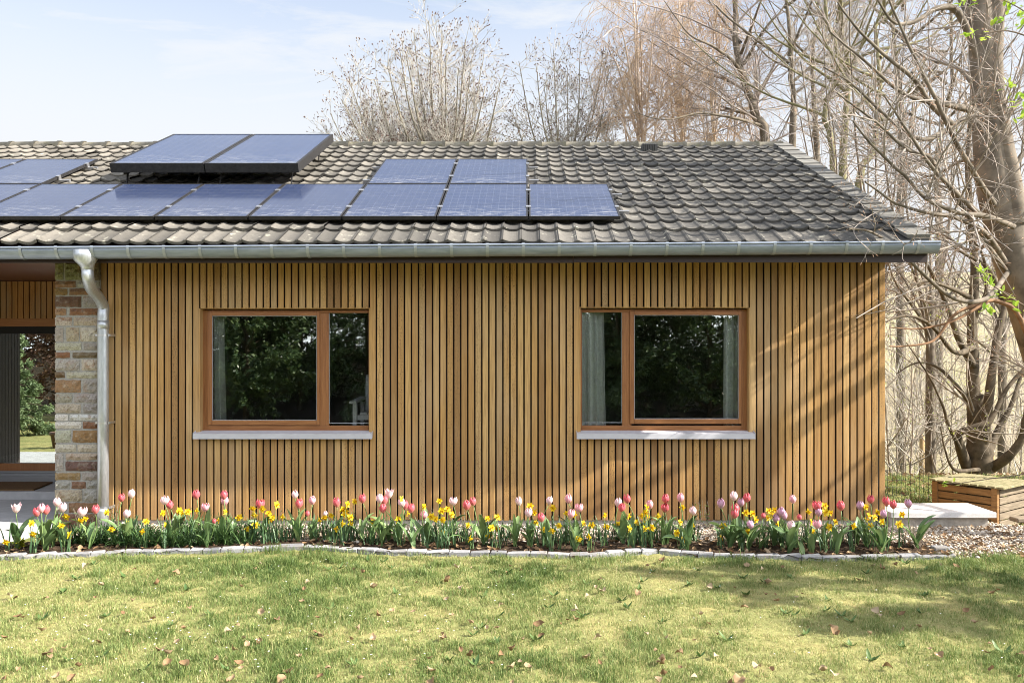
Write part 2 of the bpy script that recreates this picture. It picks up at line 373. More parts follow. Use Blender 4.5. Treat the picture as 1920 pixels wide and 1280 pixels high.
tag(sheet('ground', sp((-200,-20,12),(-20,20,.5),(20,201,6)), sp((-60,-12,4),(-12,7,.5),(7,14,.1),(14,40,.8),(40,280,5)), gz, GROUND, -.012), kind='structure')

# the wavy line of the kerb, measured on the photo at ground level
KL = [(-60,1051),(0,1048),(100,1045),(180,1042),(290,1039),(400,1036),(480,1033),(560,1029),(640,1033),(720,1039),(810,1041),(900,1041),(1000,1043),(1095,1047),(1160,1040),(1240,1038),(1300,1044),(1400,1047),(1500,1049),(1560,1051),(1640,1049),(1720,1048),(1795,1049)]
KP = np.array([P(px, py, F*CZ/(py-CY))[:2] for px, py in KL])
def kerb_y(x): return np.interp(x, KP[:, 0], KP[:, 1])
def fillsheet(name, xs, y0f, y1f, n, mat, dz, rough=0, seed=0):
    r_ = np.random.default_rng(seed); X = np.repeat(xs[None], n, 0); t = np.linspace(0, 1, n)[:, None]
    Y = y0f(xs)[None]*(1-t)+y1f(xs)[None]*t; Z = gz(X, Y)+dz+r_.normal(0, 1, X.shape)*rough
    i = np.arange(X.size).reshape(X.shape); Q = np.stack([i[:-1, :-1], i[:-1, 1:], i[1:, 1:], i[1:, :-1]], -1).reshape(-1, 4)
    b = MB(); b.add(np.stack([X, Y, Z], -1), Q); return tag(b.build(name, mat, None, True), kind='structure')
xs = np.arange(-12, 9.01, .05)
lawn_edge = lambda x: np.where(x < -5.05, 6.4, np.where(x > 3.7, 7.02+.25*np.sin(x*1.7), kerb_y(x)-.03))
fillsheet('lawn', xs, lambda x: np.full_like(x, -3.4), lawn_edge, 160, LAWN, 0, .006, 1)
xs = np.arange(-4.72, 3.66, .03)
fillsheet('flower_bed_soil', xs, kerb_y, lambda x: 7.66+.06*np.sin(3*x)+.05*np.sin(7.3*x), 22, SOIL, .018, .008, 2)
xs = np.arange(-4.3, 7.5, .05)
fillsheet('gravel_strip', xs, lambda x: np.where(x > 3.62, 7.0+.25*np.sin(x*1.7), 7.6), lambda x: np.where(x > 3.62, 8.9, 8.45), 24, GRAVB, .004, .003, 3)
p = MB(); p.box(-12, -5.0, 6.4, 7.35, -.2, .028); p.box(-12, -4.74, 7.35, 9.78, -.2, .030)
tag(p.build('patio', PAVE, None, bevel=.004), kind='structure')
p = MB(); p.box(-12, -4.74, 9.78, 10.62, -.1, .12); tag(p.build('porch_step', PAVE, None, bevel=.008), kind='structure')

# ------------------------------------------------------------------ house
H = thing('house', 'low timber clad bungalow with tiled roof, two wooden windows and stone porch pier', 'house', (0, YW, 0))
ZT, ZB = 2.665, .058
WIN = [  # opening x0, x1, z0(sill), z1, slats above
    (PX(374, YW), PX(692.3, YW), .915, PZ(578, YW)), (PX(1088, YW), PX(1405, YW), .920, PZ(576.8, YW))]
X0, X1 = PX(188, YW), PX(1661, YW)
segs = [(X0, WIN[0][0], 14, None), (WIN[0][0], WIN[0][1], 24, 0), (WIN[0][1], WIN[1][0], 30, None), (WIN[1][0], WIN[1][1], 24, 1), (WIN[1][1], X1, 19, None)]
b = MB()
def slat(b, xa, xb, z0, z1, yf, r, th=.015, ch=.003):
    b.prism([(xa, yf+th), (xa, yf+ch), (xa+ch, yf), (xb-ch, yf), (xb, yf+ch), (xb, yf+th)], 'z', z0, z1, r)
for xa, xb, n, w in segs:
    p_ = (xb-xa)/n
    for i in range(n):
        a = xa+i*p_+.0078; c = xa+(i+1)*p_-.0078; yo = YW+rng.normal(0, .0012)
        if w is None: slat(b, a, c, ZB+rng.normal(0, .0015), ZT, yo, rng.random(3))
        else:
            slat(b, a, c, WIN[w][3]+rng.normal(0, .0012), ZT, yo, rng.random(3))
            slat(b, a, c, ZB+rng.normal(0, .0015), WIN[w][2]-.03, yo, rng.random(3))
b.build('cladding', SL, H)
b = MB()                                           # wall body behind the slats, with openings
def wall_with_holes(b, y0, y1, x0, x1, z0, z1, holes):
    xs_ = [x0]+[v for h in holes for v in (h[0], h[1])]+[x1]
    for i in range(0, len(xs_), 2): b.box(xs_[i], xs_[i+1], y0, y1, z0, z1)
    for h in holes:
        b.box(h[0], h[1], y0, y1, z0, h[2]); b.box(h[0], h[1], y0, y1, h[3], z1)
wall_with_holes(b, YW+.05, YW+.22, X0+.005, X1-.03, .03, 2.72, [(w[0]-.02, w[1]+.02, w[2]-.02, w[3]+.02) for w in WIN])
b.build('wall', BLACK, H)
b = MB(); b.box(X0, X1-.012, YW+.012, YW+.048, -.3, .055); b.build('plinth', CONC, H)
b = MB()                                           # right gable wall and rear wall
y = YW+.05
while y < 15.9: slat(MB(), 0, 0, 0, 0, 0, 0) if False else None; b.box(X1-.026, X1-.001, y, y+.06, ZB, 2.7+max(0, min(y-7.78, 16.3-y))*.44); y += .0729
b.build('gable_cladding', SL, H)
b = MB(); b.box(X1-.2, X1-.03, YW+.23, 16, -.3, 2.7); b.prism([(YW, 2.7), (16, 2.7), (12.02, 4.55)], 'x', X1-.2, X1-.03)
b.box(-9, X1-.21, 15.8, 16, -.3, 2.7); b.build('rear_wall', INNER, H)
# rooms behind the windows
b = MB(); b.box(-4.3, X1-.22, 11.9, 12, .2, 2.6); b.box(-4.3, X1-.22, YW+.23, 12, 2.56, 2.62); b.box(-.55, -.45, YW+.23, 11.89, .2, 2.55); b.box(-4.4, -4.31, YW+.23, 12, .2, 2.6); b.build('room_wall', INNER, H)
b = MB(); b.box(-4.3, X1-.22, YW+.23, 11.89, .14, .2); b.build('room_floor', IFLOOR, H)

YF = 8.485                                        # front face of the window frames
def window(i, mirror):
    x0, x1, z0, z1 = WIN[i]; fr = MB(); fb = .955
    e = .035                                      # frame hidden behind the cladding on one side
    a, c = (x0-.0, x1+e) if not mirror else (x0-e, x1)
    # lining boards of the reveal
    lin = MB(); lin.box(x0-.012, x0+.004, YW+.006, YF+.05, z0-.03, z1, (.5,.2,.5)); lin.box(x1-.004, x1+.012, YW+.006, YF+.05, z0-.03, z1, (.5,.2,.5)); lin.box(x0, x1, YW+.03, YF+.05, z1-.004, z1+.012, (.2,.2,.5))
    t = z1-.012
    if not mirror:  gl = [(PX(398.5,YF), PX(594.5,YF), PZ(787.5,YF), PZ(592,YF), True), (PX(616.5,YF), x1+.0, PZ(793.5,YF), PZ(585,YF), False)]
    else:           gl = [(x0-.0, PX(1166.5,YF), PZ(792.5,YF), PZ(584,YF), False), (PX(1189,YF), PX(1384.5,YF), PZ(785,YF), PZ(590.5,YF), True)]
    mb_v = MB(); mb_h = mb_v; d0, d1 = YF, YF+.07
    f0, f1 = a, c; ft = .058
    # outer frame: jambs, head, foot, mullion
    mull = (gl[0][1]+.028, gl[1][0]) if not mirror else (gl[0][1], gl[1][0]-.028)
    mb_v.box(f0, f0+ft, d0, d1, fb, t, UP); mb_v.box(f1-ft, f1, d0, d1, fb, t, UP); mb_v.box(mull[0], mull[1], d0-.002, d1, fb+.052, t-.03, UP)
    mb_h.box(f0+ft, f1-ft, d0+.001, d1, t-.03, t, RA); mb_h.box(f0+ft, f1-ft, d0-.004, d1, fb+.012, fb+.052, RA); mb_h.box(f0+.004, f1-.004, d0-.012, d1, fb-.004, fb+.013, RA)
    w = mb_v.build('window', FRV, H, bevel=.003)
    lin.build('reveal_board', SL, w)
    for (g0, g1, gb, gt, sash) in gl:
        if sash:                                  # opening casement, proud of the frame
            q = MB(); o_ = .047; q.box(g0-o_, g0, YF-.016, YF+.04, gb-.05, gt+.042, UP); q.box(g1, g1+.03, YF-.016, YF+.04, gb-.05, gt+.042, UP)
            q.box(g0, g1, YF-.0155, YF+.04, gt, gt+.042, RA); q.box(g0, g1, YF-.0155, YF+.04, gb-.05, gb, RA); q.build('sash', FRH, w, bevel=.004)
            yg = YF-.002
        else: yg = YF+.014
        g = MB(); g.box(g0-.006, g1+.006, yg, yg+.004, gb-.006, gt+.006); g.build('pane', GLASS, w)
        q = MB(); e_ = .006
        q.box(g0, g0+e_, yg-.004, yg-.001, gb, gt); q.box(g1-e_, g1, yg-.004, yg-.001, gb, gt); q.box(g0+e_, g1-e_, yg-.004, yg-.001, gb, gb+e_); q.box(g0+e_, g1-e_, yg-.004, yg-.001, gt-e_, gt)
        q.build('gasket', m_seal, w)
    sl = MB(); s0, s1 = (PX(361.5,8.33), PX(697.5,8.33)) if not mirror else (PX(1081.5,8.33), PX(1416.5,8.33))
    yf = 8.33; zt = PZ(813, yf); sl.prism([(yf, zt-.052), (yf, zt), (YW+.07, zt+.022), (YW+.07, zt+.012), (yf+.004, zt-.008), (yf+.004, zt-.05)], 'x', s0+.004, s1-.004)
    for sx in (s0, s1-.004): sl.prism([(yf-.001, zt-.054), (yf-.001, zt+.010), (YW-.002, zt+.026), (YW-.002, zt-.02)], 'x', sx, sx+.004)
    sl.build('sill', ALU, w)
    return w
m_seal = m_plain('grey seal', (.3, .31, .34), .6)
tag(window(0, False), 'wooden window with wide left casement and narrow right pane')
tag(window(1, True), 'wooden window with narrow left pane and wide right casement')

# roof
TH = R(24.8); CT, STH = cos(TH), sin(TH); YE, ZE = 7.78, 2.785; SL_ = 4.66
def roof(x, s, n=0.0):
    return np.stack(np.broadcast_arrays(np.asarray(x, float), YE+np.asarray(s)*CT-np.asarray(n)*STH, ZE+np.asarray(s)*STH+np.asarray(n)*CT), -1)
NC, PW = 16, .1735; CS = SL_/NC; XR = 3.60; NP = 74
u = np.linspace(0, 1, 11); prof = .026*np.abs(2*u-1)**2.5; prof[-1] -= .002; prof[0] -= .006; prof[1] -= .001; prof[-2] += .004
b = MB()
for i in range(NC):
    s0, s1 = i*CS-(.055 if i == 0 else 0), min((i+1)*CS+.05, SL_)
    j = np.arange(NP)
    xa = XR-(j+1)*PW+rng.normal(0, .0022, NP)+ (0 if i % 2 else .0)
    jz = rng.normal(0, .003, NP); jt = rng.normal(0, .006, NP); js = rng.normal(0, .006, NP)
    if i == 0: jz = jz*.4
    rows = []
    for q, (s_, n_) in enumerate([(s0+.002, .016), (s0, .044), (s0+.012, .050), ((s0+s1)/2, .034), (s1, .014)]):
        n_ = n_-(.024 if i == 0 and q < 3 else .012 if i == 0 and q == 3 else 0)
        x = xa[:, None]+u[None]*(PW+.001); n = n_+prof[None]+jz[:, None]+(u[None]-.5)*jt[:, None]
        rows.append(roof(x, (s_+js[:, None])*np.ones_like(x), n))
    V = np.stack(rows, 1)                          # (NP,5,11,3)
    idx = np.arange(NP*55).reshape(NP, 5, 11)
    Q = np.stack([idx[:, :-1, :-1], idx[:, :-1, 1:], idx[:, 1:, 1:], idx[:, 1:, :-1]], -1).reshape(-1, 4)
    b.add(V, Q, np.repeat(rng.random((NP, 3)), 55, 0))
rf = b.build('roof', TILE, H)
for p_ in rf.data.polygons: pass
b = MB(); b.add(np.concatenate([roof([-9.3, XR+.1], 0, -.01), roof([XR+.1, -9.3], SL_, -.01)]), np.array([(0,1,2,3)]))
b.add([(-9.3, 16.35, ZE), (XR+.1, 16.35, ZE), (XR+.1, 12.02, ZE+SL_*STH), (-9.3, 12.02, ZE+SL_*STH)], np.array([(0,1,2,3)])); b.build('roof_deck', FASC, rf)
yr, zr = float(roof(0, SL_, .02)[1]), float(roof(0, SL_, .02)[2])
b = MB(); x = 3.68                                 # half-round ridge tiles, each lapping the next
while x > -9.2:
    l = .375; a = np.linspace(-.15*pi, 1.15*pi, 11); V = []
    r0 = .104+rng.normal(0, .002); zz = zr-.03+rng.normal(0, .004)
    for xx, rr in ((x+.012, r0+.012), (x-.03, r0+.012), (x-.031, r0), (x-l, r0-.006)):
        V += [(xx, yr+rr*cos(t), zz+rr*.82*sin(t)) for t in a]
    idx = np.arange(44).reshape(4, 11); b.add(V, [np.stack([idx[:-1, :-1], idx[:-1, 1:], idx[1:, 1:], idx[1:, :-1]], -1).reshape(-1, 4), np.array([list(range(11))])]); x -= l-.028
b.build('ridge', RIDGE, rf, True)
b = MB()
for i in range(NC):                               # verge tiles folding over the gable
    s0, s1 = i*CS-.02, (i+1)*CS+.04
    for xa, xb, n0 in ((XR-.05, XR+.165, .064),):
        V = [roof(x_, s_, n_) for s_, dn in ((s0, .016), (s1, 0)) for x_, n_ in ((xa, n0-.03+dn), (xa, n0+dn), (xb, n0+dn+.004), (xb, n0-.10+dn))]
        b.add(V, [np.array([(0,1,5,4), (1,2,6,5), (2,3,7,6), (0,3,2,1), (4,5,6,7)])])
b.build('verge', VERGE, rf)
b = MB(); vx, vs = PX(1218, 11.55), (11.55-YE)/CT
for k_ in range(7): b.add([roof(vx-.085+k_*.024, vs+q, n) for q, n in ((-.07, .06), (-.05, .15), (.1, .13))]+[roof(vx-.073+k_*.024, vs+q, n) for q, n in ((-.07, .06), (-.05, .15), (.1, .13))], [np.array([(0,1,4,3), (1,2,5,4)]), np.array([(0,2,1), (3,4,5)])])
b.add([roof(vx+dx, vs+q, n) for dx in (-.1, .1) for q, n in ((-.04, .05), (-.02, .145), (.12, .12), (.2, .05))], [np.array([(0,1,5,4), (1,2,6,5), (2,3,7,6), (0,3,2,1), (4,5,6,7)])])
b.build('roof_vent', m_plain('vent plastic', (.06, .06, .058), .7), rf)
# eave: soffit, fascia
b = MB(); b.box(-9.3, XR+.12, 7.87, 10.6, 2.668, 2.69); b.build('soffit', SOFF, H)
b = MB(); b.box(-9.3, PX(1075,7.85), 7.845, 7.868, 2.60, 2.80); b.box(PX(1075,7.85)+.003, PX(1738,7.85), 7.842, 7.868, 2.604, 2.80); b.build('fascia', FASC, H)
# gutter: half round with bead, falling to the left
gs = .0062
GX0, GX1 = -9.3, PX(1757, 7.76)
def gutter_prof(x):
    zr_ = 2.782 - .030 + gs*(x-0); yc = 7.768
    pts = [(yc-.078+.011*cos(t), zr_+.011*sin(t)) for t in np.linspace(0, 1.7*pi, 8)]
    pts += [(yc+.078*cos(t), zr_-.004+.096*sin(t)) for t in np.linspace(pi, 2*pi, 15)]
    return pts
b = MB()
pa, pb = gutter_prof(GX0), gutter_prof(GX1); n = len(pa)
V = [(GX0, *q) for q in pa]+[(GX1, *q) for q in pb]
b.add(V, np.array([(i, i+1, n+i+1, n+i) for i in range(n-1)])); b.add([(GX1, *q) for q in pb[7:]], np.array([list(range(n-7))]))
gut = b.build('gutter', ZINC, H, True)
x = PX(1722, 7.7)
BRK = m_plain('zinc bracket', (.33, .36, .40), .45, .5, .5, 20, .1)
while x > -6.2:
    b = MB(); pr = [(yy-.004 if yy < 7.83 else yy, zz-.003) for yy, zz in gutter_prof(x)[8:]]; pr = [(7.686, gutter_prof(x)[0][1]+.014)]+[(7.681, gutter_prof(x)[8][1])]+pr[1:]
    V = [(x-.014, *q) for q in pr]+[(x+.014, *q) for q in pr]; n = len(pr)
    b.add(V, np.array([(i, i+1, n+i+1, n+i) for i in range(n-1)])); b.build('bracket', BRK, gut, True); x -= .3335
# downpipe
dx0, dz0 = PX(162, 7.78), 2.68; xp, yp = PX(193.5, 8.29), 8.29
b = MB(); pts = np.vstack([spline([(dx0, 7.80, 2.60), (dx0, 7.80, 2.52), (dx0, 7.81, 2.455), P(171, 541, 7.95), P(184, 556, 8.16), (xp, yp, 2.215), (xp, yp, 2.13), (xp, yp, 2.06)], 40), [(xp, yp, 1.2), (xp, yp, .02)]])
b.tube(pts, .053, 20); b.tube([(xp, yp, 2.07), (xp, yp, 2.03), (xp, yp, 1.99)], .056, 20); b.tube([(xp, yp, .20), (xp, yp, .17), (xp, yp, -.05)], .056, 20)
dp = b.build('downpipe', GALV, H, True)
b = MB(); rr = []
zt_ = gutter_prof(dx0)[14][1]
b.tube([(dx0, 7.772, zt_+.078), (dx0, 7.772, zt_+.03), (dx0, 7.775, zt_-.005), (dx0, 7.79, zt_-.05), (dx0, 7.80, zt_-.075), (dx0, 7.80, zt_-.10)], [.110, .109, .104, .068, .058, .056], 24); b.build('gutter_outlet', GALV, gut, True)
for py in (628, 793, 953):
    b = MB(); z = PZ(py, 8.24); b.tube([(xp, yp, z-.009), (xp, yp, z+.009)], .0545, 20); b.box(xp-.075, xp+.075, yp-.006, yp+.0, z-.008, z+.008); b.box(xp+.058, xp+.066, yp-.018, yp+.12, z-.012, z+.012); b.build('pipe_clip', CLAMP, dp)

# stone pier
YP = 8.34; px0, px1 = PX(102, YP), PX(183.5, YP)
OL, BR, GY, OR, CR, BE, WH, DK, RU = (.17,.15,.08), (.22,.125,.07), (.32,.305,.27), (.28,.18,.095), (.46,.42,.34), (.38,.33,.25), (.54,.52,.48), (.15,.10,.065), (.28,.18,.10)
CO = [(78,138,[(217,250,OL),(258,330,OL),(336,388,OL)]),(142,168,[(217,300,BR),(308,388,GY)]),(172,198,[(217,266,BR),(274,388,BR)]),(204,246,[(217,322,DK),(330,388,GY)]),(252,278,[(217,262,OR),(276,388,BR)]),(287,320,[(217,284,CR),(292,388,BE)]),(328,384,[(217,250,GY),(262,312,BE),(316,388,CR)]),(390,418,[(217,322,CR),(332,388,GY)]),(428,450,[(217,276,BR),(288,388,DK)]),(456,500,[(217,314,GY),(324,388,CR)]),(506,530,[(217,256,DK),(264,388,CR)]),(538,588,[(217,320,RU),(328,388,GY)]),(592,628,[(217,285,GY),(293,388,GY)]),(634,670,[(217,320,BE),(330,388,GY)]),(676,700,[(217,268,WH),(276,388,WH)]),(706,732,[(217,322,WH),(330,388,BR)]),(740,788,[(217,280,CR),(288,388,RU)]),(796,826,[(217,302,CR),(308,388,CR)]),(832,902,[(217,250,GY)]),(832,858,[(260,388,BE)]),(864,902,[(260,388,DK)]),(910,938,[(217,318,OR),(326,388,GY)]),(946,972,[(217,276,GY),(284,340,BR),(346,388,GY)]),(978,1024,[(217,326,BE),(332,388,GY)]),(1030,1068,[(217,262,GY),(272,388,BR)]),(1074,1124,[(217,388,BR)])]
b = MB(); rs = np.random.default_rng(5)
def stone(b, x0, x1, y0, y1, z0, z1, col, seed):
    r_ = np.random.default_rng(seed); nx = max(3, int((x1-x0)/.022)); nz_ = max(3, int((z1-z0)/.022))
    gx, gzz = np.meshgrid(np.linspace(0, 1, nx), np.linspace(0, 1, nz_)); bulge = np.minimum(np.minimum(gx, 1-gx)*(x1-x0), np.minimum(gzz, 1-gzz)*(z1-z0))
    dep = np.minimum(bulge*1.4, .018)+r_.normal(0, .0065, gx.shape)*(bulge > 0)
    edge = (bulge == 0)
    X = x0+gx*(x1-x0)+r_.normal(0, .0022, gx.shape); Z = z0+gzz*(z1-z0)+r_.normal(0, .0022, gx.shape); Y = y0+.012-dep
    i = np.arange(gx.size).reshape(gx.shape); Q = np.stack([i[:-1, :-1], i[:-1, 1:], i[1:, 1:], i[1:, :-1]], -1).reshape(-1, 4)
    c = np.clip(np.array(col)*(1+r_.normal(0, .08))+r_.normal(0, .01, 3), .02, .8)
    b.add(np.stack([X, Y, Z], -1), Q, c); b.box(x0+.002, x1-.002, y0+.0135, y1, z0+.002, z1-.002, c)
for q, (ya, yb_, bl) in enumerate(CO):
    z1_, z0_ = PZ(460+ya/2.1333, YP), PZ(460+yb_/2.1333, YP)
    if ya < 100: z1_ = 2.665
    if yb_ > 1100: z0_ = -.1
    for w_, (xa, xb, col) in enumerate(bl):
        x0_, x1_ = PX(xa/2.1333, YP), PX(xb/2.1333, YP)+.0
        last = w_ == len(bl)-1 and xb >= 380
        stone(b, x0_, px1 if last else x1_, YP, YP+.12, z0_, z1_, col, q*10+w_)
pier = b.build('stone_pier', STONE, H)
b = MB(); b.box(px0+.004, px1-.004, YP+.019, YP+.16, -.1, 2.664); b.box(px0+.004, px1-.006, YP+.161, 10.6, -.1, 2.664); b.build('mortar', MORT, pier)
b = MB()                                          # stones on the porch side of the pier
z = .0
while z < 2.6:
    h_ = rs.uniform(.07, .16); y = YP+.17
    while y < 10.4: l = rs.uniform(.12, .4); b.box(px0-.012, px0+.003, y, min(y+l, 10.45), z, min(z+h_, 2.64), np.clip(np.array([GY, BE, BR, CR][rs.integers(4)]), 0, 1)); y += l+.015
    z += h_+.015
b.build('pier_side_stone', STONE, pier)

# porch: cladding above the door, beam, sliding door, side wall
YD = 10.5
b = MB(); x = px0-.005
while x > -7.7: slat(b, x-.0615, x, PZ(597, YD), 2.66, YD-.03, rng.random(3)); x -= .0729
b.build('porch_cladding', SLP, H)
b = MB(); b.box(-7.72, px0, YD-.002, YD+.12, 2.0, 2.66); b.build('porch_wall', BLACK, H)
b = MB(); b.box(-7.72, px0, YD-.035, YD-.003, PZ(612, YD), PZ(597, YD)-.002); b.build('lintel_beam', m_wood('oiled beam', (.26, .10, .028), (.36, .16, .05), (2, 40, 40)), H, bevel=.003)
b = MB(); zb, zc = PZ(882, YD), PZ(868, YD); b.box(-7.71, px0, YD-.02, YD+.06, zb, zc); b.box(px0-.03, px0-.004, YD+.0, YD+.06, zc, 2.09); b.box(-7.05, -6.97, YD-.02, YD+.06, zc, 2.09)
dr = b.build('sliding_door', FRH, H, bevel=.003)
b = MB(); b.box(-6.97, px0-.03, YD+.02, YD+.026, zc-.005, 2.095); b.box(-7.7, -7.05, YD+.02, YD+.026, zc-.005, 2.095); b.build('pane', DGLASS, dr)
b = MB(); b.box(-7.71, px0, YD-.06, YD+.06, .12, zb-.06); b.box(-7.71, px0, YD-.03, YD+.06, zb-.058, zb-.03); b.box(-7.71, px0, YD-.01, YD+.06, zb-.028, zb-.002); b.build('threshold', m_plain('threshold aluminium', (.30, .31, .34), .4, .6), dr)
b = MB(); y = 8.4
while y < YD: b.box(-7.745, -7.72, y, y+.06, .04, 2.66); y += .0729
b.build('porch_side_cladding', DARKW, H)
b = MB(); b.box(-9.2, -7.75, 8.4, 16, -.2, 2.66); b.build('side_wing', BLACK, H)
b = MB(); b.box(-7.7, px0, 12.9, 13, .2, 2.6); b.box(-7.7, px0, YD+.13, 12.9, 2.55, 2.6); b.box(-7.7, px0, YD+.07, 12.9, .15, .25); b.box(px0+.0, px0+.06, 10.61, 13, .2, 2.6); b.build('hall_wall', INNER, H)

mt = MB(); my0, my1 = 9.84, 10.44; mt.prism([(PX(-300,10), my0), (PX(63,my0), my0), (PX(99,my1), my1), (PX(-300,10), my1)], 'z', .121, .138)
tag(mt.build('doormat', MAT_), 'brown coir doormat lying on the porch step before the sliding glass door', 'doormat')
for i, (px, py) in enumerate(((18.5, 650), (18, 684))):
    Yp = 12.88; x, z = PX(px, Yp), PZ(py, Yp)
    f = thing('picture_frame', ['square white picture frame, upper of two on the wall behind the glass door', 'square white picture frame, lower of two on the wall behind the glass door'][i], 'picture', (x, Yp, z), 'pictures behind the door')
    q = MB(); e, t = .075, .022
    q.box(x-e, x+e, Yp-.02, Yp, z+e-t, z+e); q.box(x-e, x+e, Yp-.02, Yp, z-e, z-e+t); q.box(x-e, x-e+t, Yp-.02, Yp, z-e+t, z+e-t); q.box(x+e-t, x+e, Yp-.02, Yp, z-e+t, z+e-t); q.build('frame', CHALK, f)
    q = MB(); q.box(x-e+t, x+e-t, Yp-.008, Yp-.002, z-e+t, z+e-t); q.build('picture', m_plain('dark print', (.1, .09, .08), .5), f)

# curtains (behind the glass) and the chair
def curtain(name, label, x0a, x1a, x0b, x1b, y, n):
    b = MB(); K = 60; rows = 14; r_ = np.random.default_rng(int(abs(x0a*100)))
    ph = r_.uniform(0, 6); V = []
    for j in range(rows):
        t = j/(rows-1); z = .22+2.2*(1-t)
        for i in range(K):
            w_ = i/(K-1); xt = x0a+(x1a-x0a)*w_; xb_ = x0b+(x1b-x0b)*w_
            V.append((xt+(xb_-xt)*t**1.6, y+.035*sin(w_*n*2*pi+ph+.4*sin(5*w_))+.012*sin(w_*n*3.3*pi), z))
    i = np.arange(K*rows).reshape(rows, K); b.add(V, np.stack([i[:-1, :-1], i[:-1, 1:], i[1:, 1:], i[1:, :-1]], -1).reshape(-1, 4))
    return tag(b.build(name, CURT, None, True), label, 'curtain', 'linen curtains')
yc = 8.60
curtain('curtain', 'pale grey green curtain at the left edge of the left window', PX(388,yc), PX(418,yc), PX(388,yc), PX(428,yc), yc, 3)
curtain('curtain', 'wide pale folded curtain behind the narrow pane of the right window', PX(1075,yc), PX(1133,yc), PX(1075,yc), PX(1140,yc), yc, 5)
curtain('curtain', 'pale curtain hanging at the right edge of the right window', PX(1357,yc), PX(1400,yc), PX(1354,yc), PX(1400,yc), yc, 3)
Yc = 8.84; cx, cz = PX(718, Yc), .2
ch = thing('armchair', 'white slatted wooden armchair seen through the narrow pane of the left window', 'chair', (cx, Yc, cz))
q = MB(); zs = PZ(771, Yc)
for i in range(5): q.box(cx-.20+i*.085, cx-.20+i*.085+.07, Yc-.22, Yc+.22, zs-.02, zs)
q.build('seat', CHALK, ch)
q = MB(); zt = PZ(708, Yc); q.bar((cx-.22, Yc+.22, zt), (cx+.22, Yc+.22, zt), .03, .05)
for i in range(5): q.bar((cx-.2+i*.09, Yc+.2, zs), (cx-.2+i*.09, Yc+.22, zt), .05, .018, (0,1,0))
q.build('backrest', CHALK, ch)
for sx in (-1, 1):
    za = PZ(752, Yc)
    q = MB(); q.bar((cx+sx*.27, Yc-.25, za), (cx+sx*.25, Yc+.22, za+.03), .07, .025); q.build('armrest', CHALK, ch)
    for yy in (-.2, .2): q = MB(); q.bar((cx+sx*.255, Yc+yy, .2), (cx+sx*.255, Yc+yy, za-.013), .04, .05, (0,1,0)); q.build('leg', CHALK, ch)
q = MB()
for yy in (-.2, .2): q.bar((cx-.23, Yc+yy, zs-.05), (cx+.23, Yc+yy, zs-.05), .02, .05)
q.build('seat_frame', CHALK, ch)

# ------------------------------------------------------------------ solar panels and collectors
def slab_on_roof(b, x0, x1, s0, s1, n0, n1, r=None):
    V = [roof(x, s, n) for x in (x0, x1) for s in (s0, s1) for n in (n0, n1)]
    b.add(V, [np.array([(0,1,3,2),(4,6,7,5),(0,4,5,1),(2,3,7,6),(0,2,6,4),(1,5,7,3)])], r)
def panel(name, label, cat, group, x0, x1, s0, s1, n0, th, fmat, gmat, fw, right_end=False, left_end=False, clamps=(.27, .78), coll=False):
    o = roof((x0+x1)/2, s0, n0); t = thing(name, label, cat, tuple(o), group); g = .007
    x0 += g; x1 -= g; s0 += g; s1 -= g
    f = MB(); slab_on_roof(f, x0, x1, s0, s0+fw, n0, n0+th); slab_on_roof(f, x0, x1, s1-fw, s1, n0, n0+th); slab_on_roof(f, x0, x0+fw, s0+fw, s1-fw, n0, n0+th); slab_on_roof(f, x1-fw, x1, s0+fw, s1-fw, n0, n0+th)
    slab_on_roof(f, x0+fw, x1-fw, s0+fw, s1-fw, n0, n0+.006); f.build('frame', fmat, t)
    c = MB(); V = [roof(x, s, n0+th-.004) for x, s in ((x0+fw, s0+fw), (x1-fw, s0+fw), (x1-fw, s1-fw), (x0+fw, s1-fw))]; rv = rng.random()
    c.add(V, np.array([(0,1,2,3)]), np.array([(0,0,rv),(1,0,rv),(1,1,rv),(0,1,rv)])); c.build('glass', gmat, t)
    for fs in clamps:
        s_ = s0+(s1-s0)*fs
        c = MB(); slab_on_roof(c, x1-.018, x1+.032 if not right_end else x1+.02, s_-.03, s_+.03, n0+th-.002, n0+th+.006)
        if right_end: slab_on_roof(c, x1+.003, x1+.02, s_-.025, s_+.025, n0-.01, n0+th-.003)
        c.build('clamp', CLAMP, t)
        if right_end or left_end:
            c = MB(); e = x1+.13 if right_end else x1; a_ = x0-.02 if not left_end else x0-.12
            slab_on_roof(c, a_, e, s_-.02, s_+.02, n0-.045, n0-.008); c.build('rail', m_rail, t)
    if coll:
        for xx in (x0+.12, x1-.12):
            c = MB(); slab_on_roof(c, xx-.02, xx+.02, s0+.08, s1-.1, n0-.04, n0-.002); c.bar(roof(xx, s0+.16, n0-.03), roof(xx, s0+.06, .06), .03, .008, (1,0,0)); c.bar(roof(xx, s1-.3, n0-.03), roof(xx, s1-.45, .07), .035, .008, (1,0,0)); c.build('bracket', PFR, t)
    return t
m_rail = m_plain('mill aluminium rail', (.33, .33, .34), .45, .7)
xsn = [.021, .933, -.886, -1.819, -2.742, -3.665, -4.59, -5.51, -6.44, -7.36]
PN, PT = .085, .035
ords = ['lowest row, rightmost one, jutting past the upper row', 'lowest row, under the right panel of the short upper pair', 'lowest row, under the left panel of the short upper pair', 'lowest row, just right of the tilted collectors', 'lowest row, under the right tilted collector', 'lowest row, under the left tilted collector', 'lowest row, next to the left tilted collector', 'lowest row, at the left edge of the photo']
cols = [(.021, .933), (-.886, .021), (-1.819, -.886), (-2.742, -1.819), (-3.665, -2.742), (-4.59, -3.665), (-5.51, -4.59), (-6.44, -5.51)]
